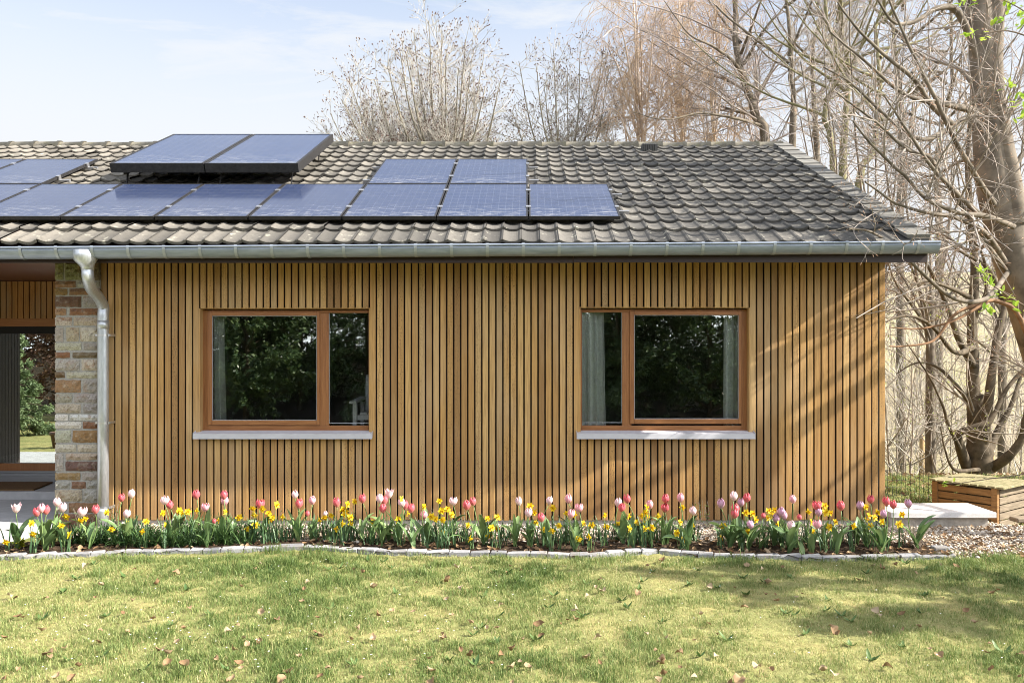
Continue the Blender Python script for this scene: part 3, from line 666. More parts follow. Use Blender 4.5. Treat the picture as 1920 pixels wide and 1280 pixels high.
for i, (a, c) in enumerate(cols):
    panel('solar_module', 'dark blue solar panel, '+ords[i], 'solar panel', 'solar panels on the roof', a, c, .464, 1.864, PN, PT, PFR, PV, .014, right_end=i == 0)
up = [(-.886, .021, 'upper row right of the collectors, right one of the pair', True, False), (-1.819, -.886, 'upper row right of the collectors, left one of the pair', False, True), (-6.44, -5.51, 'upper row at far left, right one with bright end clamps', True, False), (-7.36, -6.44, 'upper row at far left, cut by the photo edge', False, False)]
for a, c, l, re, le in up:
    panel('solar_module', 'dark blue solar panel, '+l, 'solar panel', 'solar panels on the roof', a, c, 1.872, 3.25, PN, PT, PFR, PV, .014, right_end=re, left_end=le)
for a, c, l in ((-4.765, -3.68, 'left of the two thick raised solar collectors near the ridge'), (-3.68, -2.60, 'right of the two thick raised solar collectors near the ridge')):
    panel('solar_collector', l, 'solar collector', 'thermal collectors', a, c, 1.99, 3.90, .215, .105, PFR, COLL, .03, clamps=(), coll=True)

# ------------------------------------------------------------------ slab, chest, fence
t = thing('terrace_slab', 'pale flat stone slab on a low concrete base beside the house corner', 'slab', (4.2, 8.3, 0))
b = MB(); b.box(X1+.006, 4.70, 8.29, 8.82, .101, .156); b.build('slab', WHITE, t, bevel=.004)
b = MB(); b.box(X1+.006, 4.635, 8.33, 8.80, -.3, .100); b.build('base', CONC, t)

cA = np.array([5.05, 8.9]); e1 = np.array([-.40, .56]); e2 = np.array([.56, .42]); zb, zt = -.17, .30
t = thing('storage_chest', 'weathered wooden storage chest with slatted sides beside the pale slab', 'chest', (cA[0], cA[1], zb))
WARM = m_wood('warm pine', (.17, .09, .036), (.33, .185, .075), (3, 3, 40), .7, .2); GREYW = m_wood('grey weathered pine', (.13, .105, .075), (.29, .235, .17), (3, 3, 40), .85, .15); LIDW = m_wood('mossy weathered lid', (.14, .135, .065), (.33, .29, .18), (20, 3, 3), .9, .1)
def v3(p, z): return np.array([p[0], p[1], z])
n1 = e1/np.linalg.norm(e1); n2 = e2/np.linalg.norm(e2); hh = (zt-zb-.05)/5
for nm, a, d, m_ in (('front_slats', cA, e1, WARM), ('side_slats', cA, e2, GREYW), ('back_slats', cA+e2, e1, GREYW), ('far_side_slats', cA+e1, e2, WARM)):
    b = MB()
    for k_ in range(5):
        z = zb+.03+hh*k_; dn = d/np.linalg.norm(d)
        b.bar(v3(a+dn*.05, z+hh/2), v3(a+d-dn*.05, z+hh/2), .02, hh-.014)
    b.build(nm, m_, t, bevel=.003)
for k_, (a, m_) in enumerate(((cA, WARM), (cA+e1, WARM), (cA+e2, GREYW), (cA+e1+e2, GREYW))):
    b = MB(); b.obox(v3(a+(n1*.03 if k_ in (0, 2) else -n1*.03)*.6+(n2*.03 if k_ < 2 else -n2*.03)*.0, (zb+zt)/2), v3(n1*.032, 0), v3(n2*.024, 0), (0, 0, (zt-zb)/2-.002)); b.build('post', m_, t, bevel=.003)
b = MB(); n = 9; 
for k_ in range(n):
    a = cA-n2*.04+n1*(-.05+k_*.092); q = a+n2*(np.linalg.norm(e2)+.09+rng.normal(0, .006)); a = a-n2*abs(rng.normal(0, .006)); b.bar(v3(a, zt+.012+rng.normal(0, .002)), v3(q, zt+.012), .074, .02)
b.build('lid', LIDW, t, bevel=.003)
b = MB(); b.bar((5.02, 8.55, .035), (5.9, 8.62, .05), .14, .045); tag(b.build('plank', GREYW, None, bevel=.01), 'short weathered plank lying on the gravel at the foot of the chest', 'plank')

WIRE = m_plain('green fence wire', (.05, .06, .05), .6, .3)
t = thing('wire_fence', 'low dark wire mesh fence across the grass behind the pale slab', 'fence', (4.4, 10.1, 0))
b = MB(); xs_ = np.arange(3.3, 7.2, .055)
for x in xs_: b.bar((x, 10.1, gz(x, 10.1)), (x, 10.1, gz(x, 10.1)+.42), .004, .004, (0,1,0))
for z in (.03, .12, .21, .30, .40): b.tube([(x, 10.1, gz(x, 10.1)+z) for x in xs_[::6]], .0022, 4)
b.build('mesh', WIRE, t)
for x in (3.4, 5.3, 7.1): b = MB(); b.tube([(x, 10.12, gz(x, 10.1)-.1), (x, 10.12, gz(x, 10.1)+.46)], .008, 6); b.build('stake', WIRE, t)
POSTW = m_wood('old fence post', (.24, .17, .09), (.42, .31, .17), (30, 30, 3), .9, .1)
for (px, yt, yb_, lean, l) in ((1729, 815, 897, .0, 'upright weathered wooden post in the scrub behind the slab'), (1857, 823, 888, -.06, 'leaning weathered wooden post by the multi-stemmed tree behind the chest')):
    Yq = 17.2; a = P(px, yt, Yq); g_ = float(gz(a[0], Yq))
    b = MB(); b.tube([(a[0]-lean*2, Yq, g_-.2), (a[0], Yq, a[2]-.01), (a[0], Yq, a[2])], [.055, .052, .04], 10); tag(b.build('fence_post', POSTW, None, True), l, 'post', 'old fence posts')

# ------------------------------------------------------------------ kerb of granite setts
KG = 'granite setts edging the flower bed'
cum = np.concatenate([[0], np.cumsum(np.linalg.norm(np.diff(KP, axis=0), axis=1))])
def kpt(s): return np.array([np.interp(s, cum, KP[:, 0]), np.interp(s, cum, KP[:, 1])])
def ordw(i):
    return ('%d%s' % (i, 'th' if 10 < i % 100 < 14 else {1:'st',2:'nd',3:'rd'}.get(i % 10, 'th')))
rk = np.random.default_rng(21); sq = .0; setts = []
while sq < cum[-1]-.06:
    l = rk.uniform(.13, .22) if sq > 1.9 else rk.uniform(.10, .16)
    l = min(l, cum[-1]-sq); setts.append((sq, l)); sq += l
px_of = lambda x, y: CX+F*x/y
def land(px):
    for lim, s_ in ((112, 'before the porch'), (215, 'before the stone pier and downpipe'), (361, 'between downpipe and left window'), (700, 'below the left window'), (1080, 'between the two windows'), (1417, 'below the right window'), (1662, 'right of the right window')):
        if px < lim: return s_
    return 'before the pale slab'
nk = {}
for s0, l in setts:
    k0 = land(px_of(*kpt(s0+l/2))); nk.setdefault(k0, []).append((s0, l))
for k0, lst in nk.items():
    for i, (s0, l) in enumerate(lst):
        a, c = kpt(s0+.003), kpt(s0+l-.003); d = (c-a)/np.linalg.norm(c-a); nrm = np.array([-d[1], d[0]])
        a = a+nrm*rk.normal(0, .006); c = c+nrm*rk.normal(0, .006); dep = rk.uniform(.065, .085); h0, h1 = .033+rk.normal(0, .004), .033+rk.normal(0, .004); e = .006
        b = MB(); r_ = rk.random(3)
        if px_of(*a) > 1600: r_[0] *= .5
        def ring(z0, z1, q):
            return [(*(a+d*q+nrm*q), z0), (*(c-d*q+nrm*q), z1), (*(c-d*q+nrm*(dep-q)), z1), (*(a+d*q+nrm*(dep-q)), z0)]
        j = rk.normal(0, .0025, (12, 3)); V = np.array(ring(-.05, -.05, 0)+ring(h0-.008, h1-.008, 0)+ring(h0, h1, .008))+j
        b.add(V, [np.array([(i_, (i_+1) % 4, 4+(i_+1) % 4, 4+i_) for i_ in range(4)]+[(4+i_, 4+(i_+1) % 4, 8+(i_+1) % 4, 8+i_) for i_ in range(4)]+[(8,9,10,11)])], r_)
        tone = 'pale' if r_[0] > .6 else ('dark' if r_[0] < .3 else 'mid')
        tag(b.build('kerb_sett', SETT), '%s grey sett, %s from the left in the kerb %s' % (tone, ordw(i+1), k0), 'kerb stone', KG)
b = MB(); c0 = P(1763, 1034, F*CZ/(1034-CY)); b.box(c0[0]-.07, c0[0]+.07, c0[1]-.04, c0[1]+.05, -.05, .05, (.2,.2,.2)); tag(b.build('kerb_sett', SETT, None, bevel=.012), 'dark loose granite block set back behind the right kerb end', 'kerb stone', KG)

# ------------------------------------------------------------------ pebbles, litter
ico = np.array([(0,0,1)]+[(.894*cos(a*2*pi/5), .894*sin(a*2*pi/5), .447) for a in range(5)]+[(.894*cos((a+.5)*2*pi/5), .894*sin((a+.5)*2*pi/5), -.447) for a in range(5)]+[(0,0,-1)])
icf = np.array([(0,1+i,1+(i+1)%5) for i in range(5)]+[(1+i,6+i,1+(i+1)%5) for i in range(5)]+[(1+(i+1)%5,6+i,6+(i+1)%5) for i in range(5)]+[(6+i,11,6+(i+1)%5) for i in range(5)])
rp = np.random.default_rng(3)
def rotz(a): z = np.zeros_like(a); o = np.ones_like(a); return np.stack([np.stack([np.cos(a), -np.sin(a), z], -1), np.stack([np.sin(a), np.cos(a), z], -1), np.stack([z, z, o], -1)], -2)
def scatter(b, base, faces, pos, scale, r, tilt=None):
    N = len(pos); V = base[None]*scale[:, None, :]
    if tilt is not None:
        ca, sa = np.cos(tilt), np.sin(tilt); y, z = V[..., 1].copy(), V[..., 2].copy(); V[..., 1] = y*ca[:, None]-z*sa[:, None]; V[..., 2] = y*sa[:, None]+z*ca[:, None]
    V = np.einsum('nij,nkj->nki', rotz(rp.uniform(0, 2*pi, N)), V)+pos[:, None]
    f = (faces[None]+np.arange(N)[:, None, None]*len(base)).reshape(-1, faces.shape[1])
    b.add(V.reshape(-1, 3), f, np.repeat(r, len(base), 0))
n = 34000
x = rp.uniform(-4.3, 6.4, n); y = rp.uniform(6.95, 8.9, n)
keep = ((x < 3.62) & (y > 7.6+.05*np.sin(5*x)) & (y < 8.4)) | ((x >= 3.55) & (y > 7.05+.25*np.sin(x*1.7)+rp.normal(0, .09, n)) & ~((x < 4.66) & (y > 8.3)))
x, y = x[keep], y[keep]; n = len(x)
b = MB(); s_ = rp.uniform(.006, .016, n)*np.where(rp.random(n) > .93, 1.6, 1); sc = np.stack([s_*rp.uniform(.8, 1.5, n), s_*rp.uniform(.7, 1.1, n), s_*rp.uniform(.45, .8, n)], -1)
scatter(b, ico, icf, np.stack([x, y, gz(x, y)+.004+s_*.4+rp.uniform(0, .012, n)], -1), sc, rp.random((n, 3)), rp.normal(0, .4, n))
tag(b.build('gravel', PEB, None, True), kind='stuff')

# a dry leaf: oval, folded along the rib and curled
def leaf_mesh(curl, fold, n=7, w=.42):
    V = []
    for i in range(n):
        t = i/(n-1); ww = w*sin(pi*min(1, .04+t*.96)**.9)**.8*(1 if t < .99 else 0)+.004
        zc = curl*(sin(pi*t)*-.5+.5*t)
        for q in (-1, -.5, 0, .5, 1): V.append((q*ww, t-.5, zc+fold*abs(q)*ww+.03*sin(9*t+4*q)))
    i = np.arange(n*5).reshape(n, 5)
    return np.array(V), np.stack([i[:-1, :-1], i[:-1, 1:], i[1:, 1:], i[1:, :-1]], -1).reshape(-1, 4)
DRY = m_attr('dry leaves', ((0, (.15, .085, .045)), (.4, (.31, .195, .105)), (.75, (.48, .35, .22)), (1, (.60, .49, .35))), .8, .2, .15, None, 30)
b = MB(); n = 900; lv, lf = leaf_mesh(.5, .5)
x = rp.uniform(-4.5, 5.5, n); y = np.where(x < 3.7, rp.uniform(0, 1, n)*.55+kerb_y(x)+.08, rp.uniform(7, 8.3, n)); s_ = rp.uniform(.025, .06, n)
scatter(b, lv, lf, np.stack([x, y, .022+rp.uniform(0, .012, n)], -1), np.stack([s_]*3, -1), rp.random((n, 3))*[.8, 1, 1], rp.normal(0, .5, n))
n = 700; x = rp.uniform(3.7, 8.5, n); y = rp.uniform(8.9, 13, n); s_ = rp.uniform(.04, .08, n)
scatter(b, lv, lf, np.stack([x, y, gz(x, y)+.015], -1), np.stack([s_]*3, -1), rp.random((n, 3)), rp.normal(0, .5, n))
tag(b.build('leaf_litter', DRY, None, True), kind='stuff')

# ------------------------------------------------------------------ lawn grass
def vnoise(x, y, sc, seed):
    r_ = np.random.default_rng(seed); g = r_.random((64, 64)); u_, v_ = (x*sc) % 63, (y*sc) % 63
    i, j = u_.astype(int), v_.astype(int); fu, fv = u_-i, v_-j; fu = fu*fu*(3-2*fu); fv = fv*fv*(3-2*fv); i2, j2 = (i+1) % 64, (j+1) % 64
    return (g[i, j]*(1-fu)+g[i2, j]*fu)*(1-fv)+(g[i, j2]*(1-fu)+g[i2, j2]*fu)*fv
rg = np.random.default_rng(11)
def blades(n, xr, yr, hmin, hmax, wid, keepf=None, tuft=True, straw=.13):
    x = rg.uniform(*xr, n); y = rg.uniform(*yr, n)
    if keepf is not None: q = keepf(x, y); x, y = x[q], y[q]
    n1_ = vnoise(x+20, y+20, 1.1, 1); n2_ = vnoise(x+20, y+20, 4.5, 2); n3_ = vnoise(x+20, y+20, 14, 3)
    dens = (.25+.55*n2_+.45*n3_)*np.clip(1.25-.75*n1_, .4, 1); q = rg.random(len(x)) < dens; x, y, n1_, n2_, n3_ = x[q], y[q], n1_[q], n2_[q], n3_[q]; n = len(x)
    h = rg.uniform(hmin, hmax, n)*(.28+.60*n2_**1.5+.60*n3_**2)*np.clip(1.3-.7*n1_, .55, 1.1)*np.where(rg.random(n) > .97, 1.6, 1); w = wid*rg.uniform(.6, 1.3, n)
    az = rg.uniform(0, 2*pi, n); lean = rg.uniform(.15, 1.1, n); f = az+pi/2+rg.normal(0, .5, n)
    dx, dy = np.cos(az), np.sin(az); sx_, sy_ = np.cos(f)*w, np.sin(f)*w; z0 = gz(x, y)
    B = np.stack([x, y, z0], -1); side = np.stack([sx_, sy_, 0*x], -1); d1 = np.stack([dx*lean*h*.35, dy*lean*h*.35, h*.62], -1); d2 = np.stack([dx*lean*h*.95, dy*lean*h*.95, h*np.clip(1-.25*lean, .4, 1)], -1)
    V = np.stack([B-side, B+side, B+d1-side*.75, B+d1+side*.75, B+d2], 1)
    col = np.clip(.16+.48*n1_-.30*(n2_-.5)-.22*(n3_-.5)+rg.normal(0, .14, n)+np.where(rg.random(n) < straw, .45, 0), 0, 1)
    r = np.stack([col, rg.random(n), rg.random(n)], -1)
    i = np.arange(n)[:, None]*5
    return V.reshape(-1, 3), [np.concatenate([i+0, i+1, i+3, i+2], 1), np.concatenate([i+2, i+3, i+4], 1)], np.repeat(r, 5, 0)
b = MB()
kf = lambda x, y: y < lawn_edge(x)-.005
b.add(*blades(470000, (-4.2, 4.6), (4.0, 7.1), .018, .056, .0015, kf))
b.add(*blades(90000, (-6.5, 6.8), (2.0, 7.2), .022, .06, .0022, kf))
# taller, darker tussocks near the kerb and scattered weeds
tx = rg.uniform(-4.3, 4.2, 110); ty = lawn_edge(tx)-np.abs(rg.normal(.02, .5, 110)); 
for cx_, cy_ in zip(tx, ty):
    V, Fs, r = blades(int(rg.integers(60, 200)), (cx_-.13, cx_+.13), (cy_-.06, cy_+.06), .05, .12, .002, None, straw=.03); r[:, 0] *= .55; b.add(V, Fs, r)
V, Fs, r = blades(14000, (-4.6, 3.9), (6.9, 7.3), .03, .075, .0018, lambda x, y: (y < kerb_y(x)+.005) & (y > kerb_y(x)-.07), straw=.08); r[:, 0] *= .8; b.add(V, Fs, r)
V, Fs, r = blades(26000, (3.5, 6.6), (6.7, 7.6), .02, .06, .0018, lambda x, y: vnoise(x+20, y+20, 2.5, 9)+(7.25-y)*.9 > .62, straw=.15); b.add(V, Fs, r)
V, Fs, r = blades(26000, (3.66, 7.5), (8.9, 12.2), .04, .10, .003, None, straw=.2); b.add(V, Fs, r)
V, Fs, r = blades(26000, (-9, 7), (-3.4, 2.2), .03, .07, .005, None, straw=.1); b.add(V, Fs, r)
tag(b.build('grass', GRASS), kind='stuff')
# broad weed rosettes
WEED = m_attr('weed leaves', ((0, (.06, .12, .03)), (1, (.13, .20, .06))), .5, .4, .25)
b = MB(); lv2, lf2 = leaf_mesh(.35, .35, 6, .2)
for _ in range(90):
    cx_, cy_ = rg.uniform(-3.6, 3.8), rg.uniform(4.5, 6.95)
    for k_ in range(int(rg.integers(4, 9))):
        a = rg.uniform(0, 2*pi); s_ = rg.uniform(.025, .06); V = lv2*s_; V[:, 1] += s_*.5; V[:, 2] += V[:, 1]*rg.uniform(.15, .7); ca, sa = cos(a), sin(a)
        b.add(np.stack([cx_+V[:, 0]*ca-V[:, 1]*sa, cy_+V[:, 0]*sa+V[:, 1]*ca, .01+V[:, 2]], -1), lf2)
tag(b.build('lawn_weeds', WEED, None, True), kind='stuff')
DAISY = m_plain('daisy white', (.8, .8, .78), .6); 
b = MB(); n = 170; hx = np.concatenate([rg.normal(-1.9, .8, n//2), rg.uniform(-3.5, 3.5, n//2)]); hy = np.concatenate([rg.normal(5.0, .35, n//2), rg.uniform(4.4, 6.9, n//2)])
for x, y in zip(hx, hy):
    s_ = rg.uniform(.004, .007); z = rg.uniform(.035, .055); V = [(x, y, z+.002)]+[(x+s_*cos(a)*(1 if i % 2 else .7), y+s_*sin(a)*(1 if i % 2 else .7), z) for i, a in enumerate(np.linspace(0, 2*pi, 13)[:-1])]
    b.add(V, np.array([(0, 1+i, 1+(i+1) % 12) for i in range(12)]))
tag(b.build('daisies', DAISY), kind='stuff')
# single dry leaves on the lawn
LV = [leaf_mesh(c_, f_) for c_, f_ in ((.5, .5), (1.0, .8), (.6, 1.4), (-.4, .8))]
meshes = []
for k_ in range(8):
    V, f_ = LV[k_ % 4]; b = MB(); b.add(V*[.85+.1*(k_ % 4), 1, 1]+np.random.default_rng(k_).normal(0, .045, V.shape), f_, (.25+.09*k_, .5, .5)); o = b.build('dry_leaf', DRY, None, True); meshes.append(o)
spots = [(185,1203),(345,1246),(433,1272),(540,1258),(1240,1050),(1400,1060),(1690,1150),(1120,1195),(1245,1262),(1545,1255),(1640,1145),(830,1195),(1860,1110),(1560,1180),(600,1190),(90,1225),(490,1147),(840,1087),(1010,1170),(1440,1090),(1330,1100),(700,1100),(240,1185),(300,1218),(960,1250),(1385,1275),(160,1060),(30,1120)]
while len(spots) < 190: spots.append((rg.uniform(0, 1915), 1055+225*rg.random()**.9))
used_m = set(); rows = {}
for i, (px, py) in enumerate(spots):
    Yl = F*(CZ-.03)/(py-CY); k_ = int(rg.integers(8)); o = meshes[k_] if k_ not in used_m else meshes[k_].copy()
    if k_ in used_m: C.objects.link(o)
    used_m.add(k_); s_ = rg.uniform(.022, .055) if i > 27 else rg.uniform(.045, .07); x = PX(px, Yl)
    o.location = (x, Yl, .032); o.scale = (s_, s_, s_*rg.uniform(.6, 1.1)); o.rotation_euler = (rg.normal(0, .35), rg.normal(0, .35), rg.uniform(0, 6.28))
    shade = 'dark brown' if k_ < 2 else ('tan' if k_ < 5 else 'pale tan'); row = 'nearest part of the lawn' if py > 1210 else ('middle of the lawn' if py > 1120 else 'lawn beside the kerb')
    rows.setdefault(row, []).append((px, shade, o))
for row, lst in rows.items():
    lst.sort(key=lambda q: q[0])
    for i, (px, shade, o) in enumerate(lst): tag(o, '%s dry leaf, %s from the left on the %s' % (shade, ordw(i+1), row), 'dead leaf', 'dry leaves strewn over the lawn')
for k_ in range(8):
    if k_ not in used_m: bpy.data.objects.remove(meshes[k_])

# ------------------------------------------------------------------ tulips and daffodils
def petal_mat(name, body, edge, base, w):
    k = M(name); a = k.attr()                      # r = (random, along, across)
    e = k.math('POWER', a.outputs['Z'], 1.6); c = k.mix(k.math('MULTIPLY', e, w), body, edge)
    nz_ = k.noise(k.pos((1, 1, .15)), 240, 3, .6); c = k.mix(k.math('MULTIPLY', nz_, .45), c, edge)
    lo = k.math('POWER', k.math('SUBTRACT', 1, a.outputs['Y'], True), 3); c = k.mix(lo, c, base)
    k.col(c).set(.45, spec=.35); k.translucent(c, .3); return k.m
PET = {'P': petal_mat('pale tulip', (.72, .44, .50), (.82, .68, .70), (.74, .66, .56), .9), 'K': petal_mat('pink tulip', (.68, .24, .32), (.80, .55, .60), (.75, .55, .5), .8),
       'R': petal_mat('coral tulip', (.62, .055, .085), (.74, .22, .26), (.70, .36, .30), .65), 'L': petal_mat('lilac tulip', (.55, .26, .42), (.68, .48, .60), (.6, .45, .45), .8)}
STEM = m_attr('tulip stem', ((0, (.12, .20, .06)), (1, (.20, .28, .10))), .5, .4, .15)
TLEAF = m_attr('tulip leaf', ((0, (.075, .14, .05)), (.6, (.14, .225, .085)), (1, (.23, .32, .12))), .42, .45, .22)
DLEAF = m_attr('daffodil leaf', ((0, (.05, .11, .05)), (1, (.12, .20, .09))), .45, .4, .2)
DAFF = m_attr('daffodil petal', ((0, (.80, .56, .015)), (1, (.86, .68, .04))), .5, .3, .3)
DTRU = m_attr('daffodil trumpet', ((0, (.78, .46, .008)), (1, (.82, .52, .012))), .5, .3, .2)
def tulip_head(b, h, w, opn, r_):
    for k_ in range(6):
        inn = k_ % 2; a0 = k_*pi/3+r_.normal(0, .06); hh = h*(1-.05*inn)*r_.uniform(.94, 1.06); nt_, nw = 9, 7; V = []; A = []
        tip = r_.normal(0, .12)
        for i in range(nt_):
            t = i/(nt_-1); rad = w*(.18+.82*sin(pi*min(.5, t*.95+.02)))*(1 if t < .5 else 1-(1-opn)*.68*((t-.5)/.5)**2+opn*.35*((t-.5)/.5))*(.93 if inn else 1.0)
            half = .74*(sin(pi*(.10+.88*t))**.75)*(1 if t < .97 else .25)
            for j in range(nw):
                q = -1+2*j/(nw-1); a = a0+q*half+tip*t*t*.3; rr = rad*(1-.05*q*q)+.0012*sin(7*q+9*t)
                V.append((rr*cos(a), rr*sin(a), hh*(.0+t)-.10*h*(q*q)*t)); A.append((r_.random()*.2+.4, t, abs(q)))
        i = np.arange(nt_*nw).reshape(nt_, nw); b.add(np.array(V), np.stack([i[:-1, :-1], i[:-1, 1:], i[1:, 1:], i[1:, :-1]], -1).reshape(-1, 4), np.array(A))
def strap(base, az, length, width, elev0, droop, fold, n=9, r=None, twist=0):
    V = []; p_ = np.array(base, float); e = elev0; st = length/(n-1); d_ = np.array([cos(az), sin(az)]); s_ = np.array([-sin(az), cos(az), 0])
    for i in range(n):
        t = i/(n-1); ww = width*(sin(pi*min(1, .16+.84*t))**.75)*(.0 if i == n-1 else 1)+.0005
        up = np.array([-sin(e)*d_[0], -sin(e)*d_[1], cos(e)]); sd = s_*cos(twist*t)+up*sin(twist*t); uu = up*cos(twist*t)-s_*sin(twist*t)
        for q in (-1, 0, 1): V.append(p_+sd*q*ww+uu*(fold*ww*abs(q)))
        p_ = p_+st*np.array([cos(e)*d_[0], cos(e)*d_[1], sin(e)]); e -= droop/(n-1)*(.4+1.2*t)
    i = np.arange(n*3).reshape(n, 3)
    return np.array(V), np.stack([i[:-1, :-1], i[:-1, 1:], i[1:, 1:], i[1:, :-1]], -1).reshape(-1, 4)
TU = [(30,952,'P',2),(70,959,'R',0),(78,952,'K',0),(87,955,'R',0),(107,940,'P',0),(117,950,'P',0),(153,959,'P',1),(179,954,'R',0),(228,932,'R',0),(247,925,'P',0),(237,962,'P',0),(309,937,'P',1),(320,945,'R',0),(369,926,'R',0),(384,950,'K',1),(420,927,'R',0),(421,938,'K',0),(402,976,'R',3),(487,944,'R',1),(553,926,'P',0),(560,943,'R',0),(586,937,'K',0),(576,962,'R',3),(609,962,'P',3),(632,941,'R',0),(680,934,'R',0),(712,934,'P',0),(721,937,'R',0),(729,925,'P',2),(718,952,'R',0),(755,941,'P',0),(759,946,'R',0),(770,952,'R',0),(796,964,'K',0),(850,939,'P',1),(876,946,'R',0),(888,939,'R',0),(974,939,'P',0),(990,960,'P',0),(1016,969,'R',0),(1029,937,'P',0),(1065,934,'K',0),(1069,962,'K',0),(1086,951,'K',1),(1159,941,'P',0),(1164,950,'R',0),(1177,934,'R',0),(1219,945,'K',0),(1248,934,'R',0),(1247,951,'R',1),(1275,932,'K',0),(1300,956,'P',0),(1352,943,'L',0),(1375,929,'P',0),(1389,941,'L',0),(1400,932,'R',0),(1381,952,'R',0),(1377,962,'R',0),(1408,983,'L',0),(1431,966,'R',3),(1456,971,'L',0),(1464,959,'L',0),(1470,966,'L',0),(1487,935,'K',0),(1499,969,'R',3),(1484,984,'P',0),(1531,947,'R',1),(1535,959,'L',0),(1532,982,'K',1),(1577,947,'R',0),(1613,947,'L',0),(1632,935,'R',0),(1657,962,'L',0),(1662,939,'R',0),(1675,945,'R',0),(1704,943,'L',0)]
TU.sort(); rt = np.random.default_rng(99); cnt = {}; tot = {}
for t_ in TU: tot[land(t_[0])] = tot.get(land(t_[0]), 0)+1
CN = {'P': 'pale pink', 'K': 'rose pink', 'R': 'coral red', 'L': 'lilac pink'}; SH = ['', 'wide ', 'open ', 'small ']
def stem_pts(base, top, bow, n=7):
    t = np.linspace(0, 1, n)[:, None]; p_ = np.array(base)*(1-t)+np.array(top)*t; p_[:, :2] += np.sin(pi*t)*np.array(bow); return p_
for px, py, col, sh in TU:
    lz = land(px); cnt[lz] = cnt.get(lz, 0)+1
    x0 = PX(px, 7.4); ky = float(kerb_y(x0)); Yt = float(np.clip(ky+rt.uniform(.12, .5)+(.1 if py < 938 else -.08 if py > 958 else 0), ky+.13, 7.66))
    top = P(px, py, Yt); hs = (.6 if sh == 3 else 1)*rt.uniform(.92, 1.08); hh, ww = .086*hs, .033*hs*(1.22 if sh == 1 else 1)
    zb_ = top[2]-hh*.5; base = np.array([top[0]+rt.normal(0, .045), Yt+rt.normal(0, .02), .015])
    t = thing('tulip', '%s%s tulip, %s from the left of those %s' % (SH[sh], CN[col], ordw(cnt[lz]), lz), 'tulip', tuple(base), 'tulips in the flower bed')
    b = MB(); tulip_head(b, hh, ww, {0: rt.uniform(0, .10), 1: .38, 2: .95, 3: 0}[sh], rt); V = b.V; tx_, ty_ = rt.normal(0, .10), rt.normal(0, .10)
    a_ = rt.uniform(0, 6); Rz = np.array(Matrix.Rotation(tx_, 3, 'X') @ Matrix.Rotation(ty_, 3, 'Y') @ Matrix.Rotation(a_, 3, 'Z'))
    b.V = [v @ Rz.T + np.array([top[0], Yt, zb_]) for v in V]; b.build('flower', PET[col], t, True)
    b = MB(); b.tube(stem_pts(base, (top[0], Yt, zb_+.004), rt.normal(0, .022, 2)), np.linspace(.0042, .0034, 7), 7); b.build('stem', STEM, t, True)
    for k_ in range(int(rt.integers(3, 6)) if sh != 3 else 2):
        b = MB(); l = rt.uniform(.18, .31)*(1 if sh != 3 else .7); z_ = .0 if k_ < 2 else rt.uniform(.03, .08)
        V, f_ = strap(base+[0, 0, z_], rt.uniform(0, 2*pi), l, rt.uniform(.017, .034), R(rt.uniform(58, 85)), R(rt.uniform(5, 110)), .45, 10, twist=rt.normal(0, .5))
        b.add(V, f_, (rt.random(), .5, .5)); b.build('leaf', TLEAF, t, True)
DA = [(11,1016),(59,980),(62,1001),(124,968),(115,985),(151,976),(160,972),(200,960),(209,992),(130,1002),(274,977),(267,996),(305,961),(312,984),(336,957),(341,962),(352,959),(369,957),(410,975),(422,959),(448,970),(464,991),(474,953),(240,980),(492,954),(477,965),(504,962),(519,946),(511,970),(507,975),(530,969),(479,984),(609,970),(621,966),(599,975),(642,954),(649,956),(651,945),(665,940),(647,964),(642,981),(658,981),(631,991),(657,969),(700,980),(747,974),(764,962),(753,935),(795,949),(824,939),(828,957),(839,954),(847,964),(830,974),(831,997),(809,968),(817,973),(877,984),(881,1009),(914,972),(933,969),(922,989),(932,991),(917,1004),(994,948),(1002,960),(1005,980),(1037,952),(1048,985),(1035,995),(1019,992),(1063,962),(1076,964),(1094,981),(1109,984),(1084,1010),(1104,1006),(1134,965),(1179,967),(1159,983),(1212,951),(1210,960),(1214,969),(1204,967),(1234,967),(1195,979),(1207,978),(1180,991),(1222,989),(1209,990),(1137,987),(1279,951),(1299,985),(1269,999),(1282,1011),(1275,979),(1356,985),(1352,1007),(1399,961),(1411,962),(1417,974),(1402,997),(1441,957),(1452,955),(1439,970),(1448,966),(1450,981),(1459,983),(1516,959),(1546,948),(1548,960),(1557,961),(1521,978),(1566,978),(1556,988),(1601,986),(1624,950),(1629,967),(1624,974),(1640,970),(1632,986),(1646,960),(1654,978),(1691,964),(1686,982),(1525,996)]
DA.sort(); cnt = {}
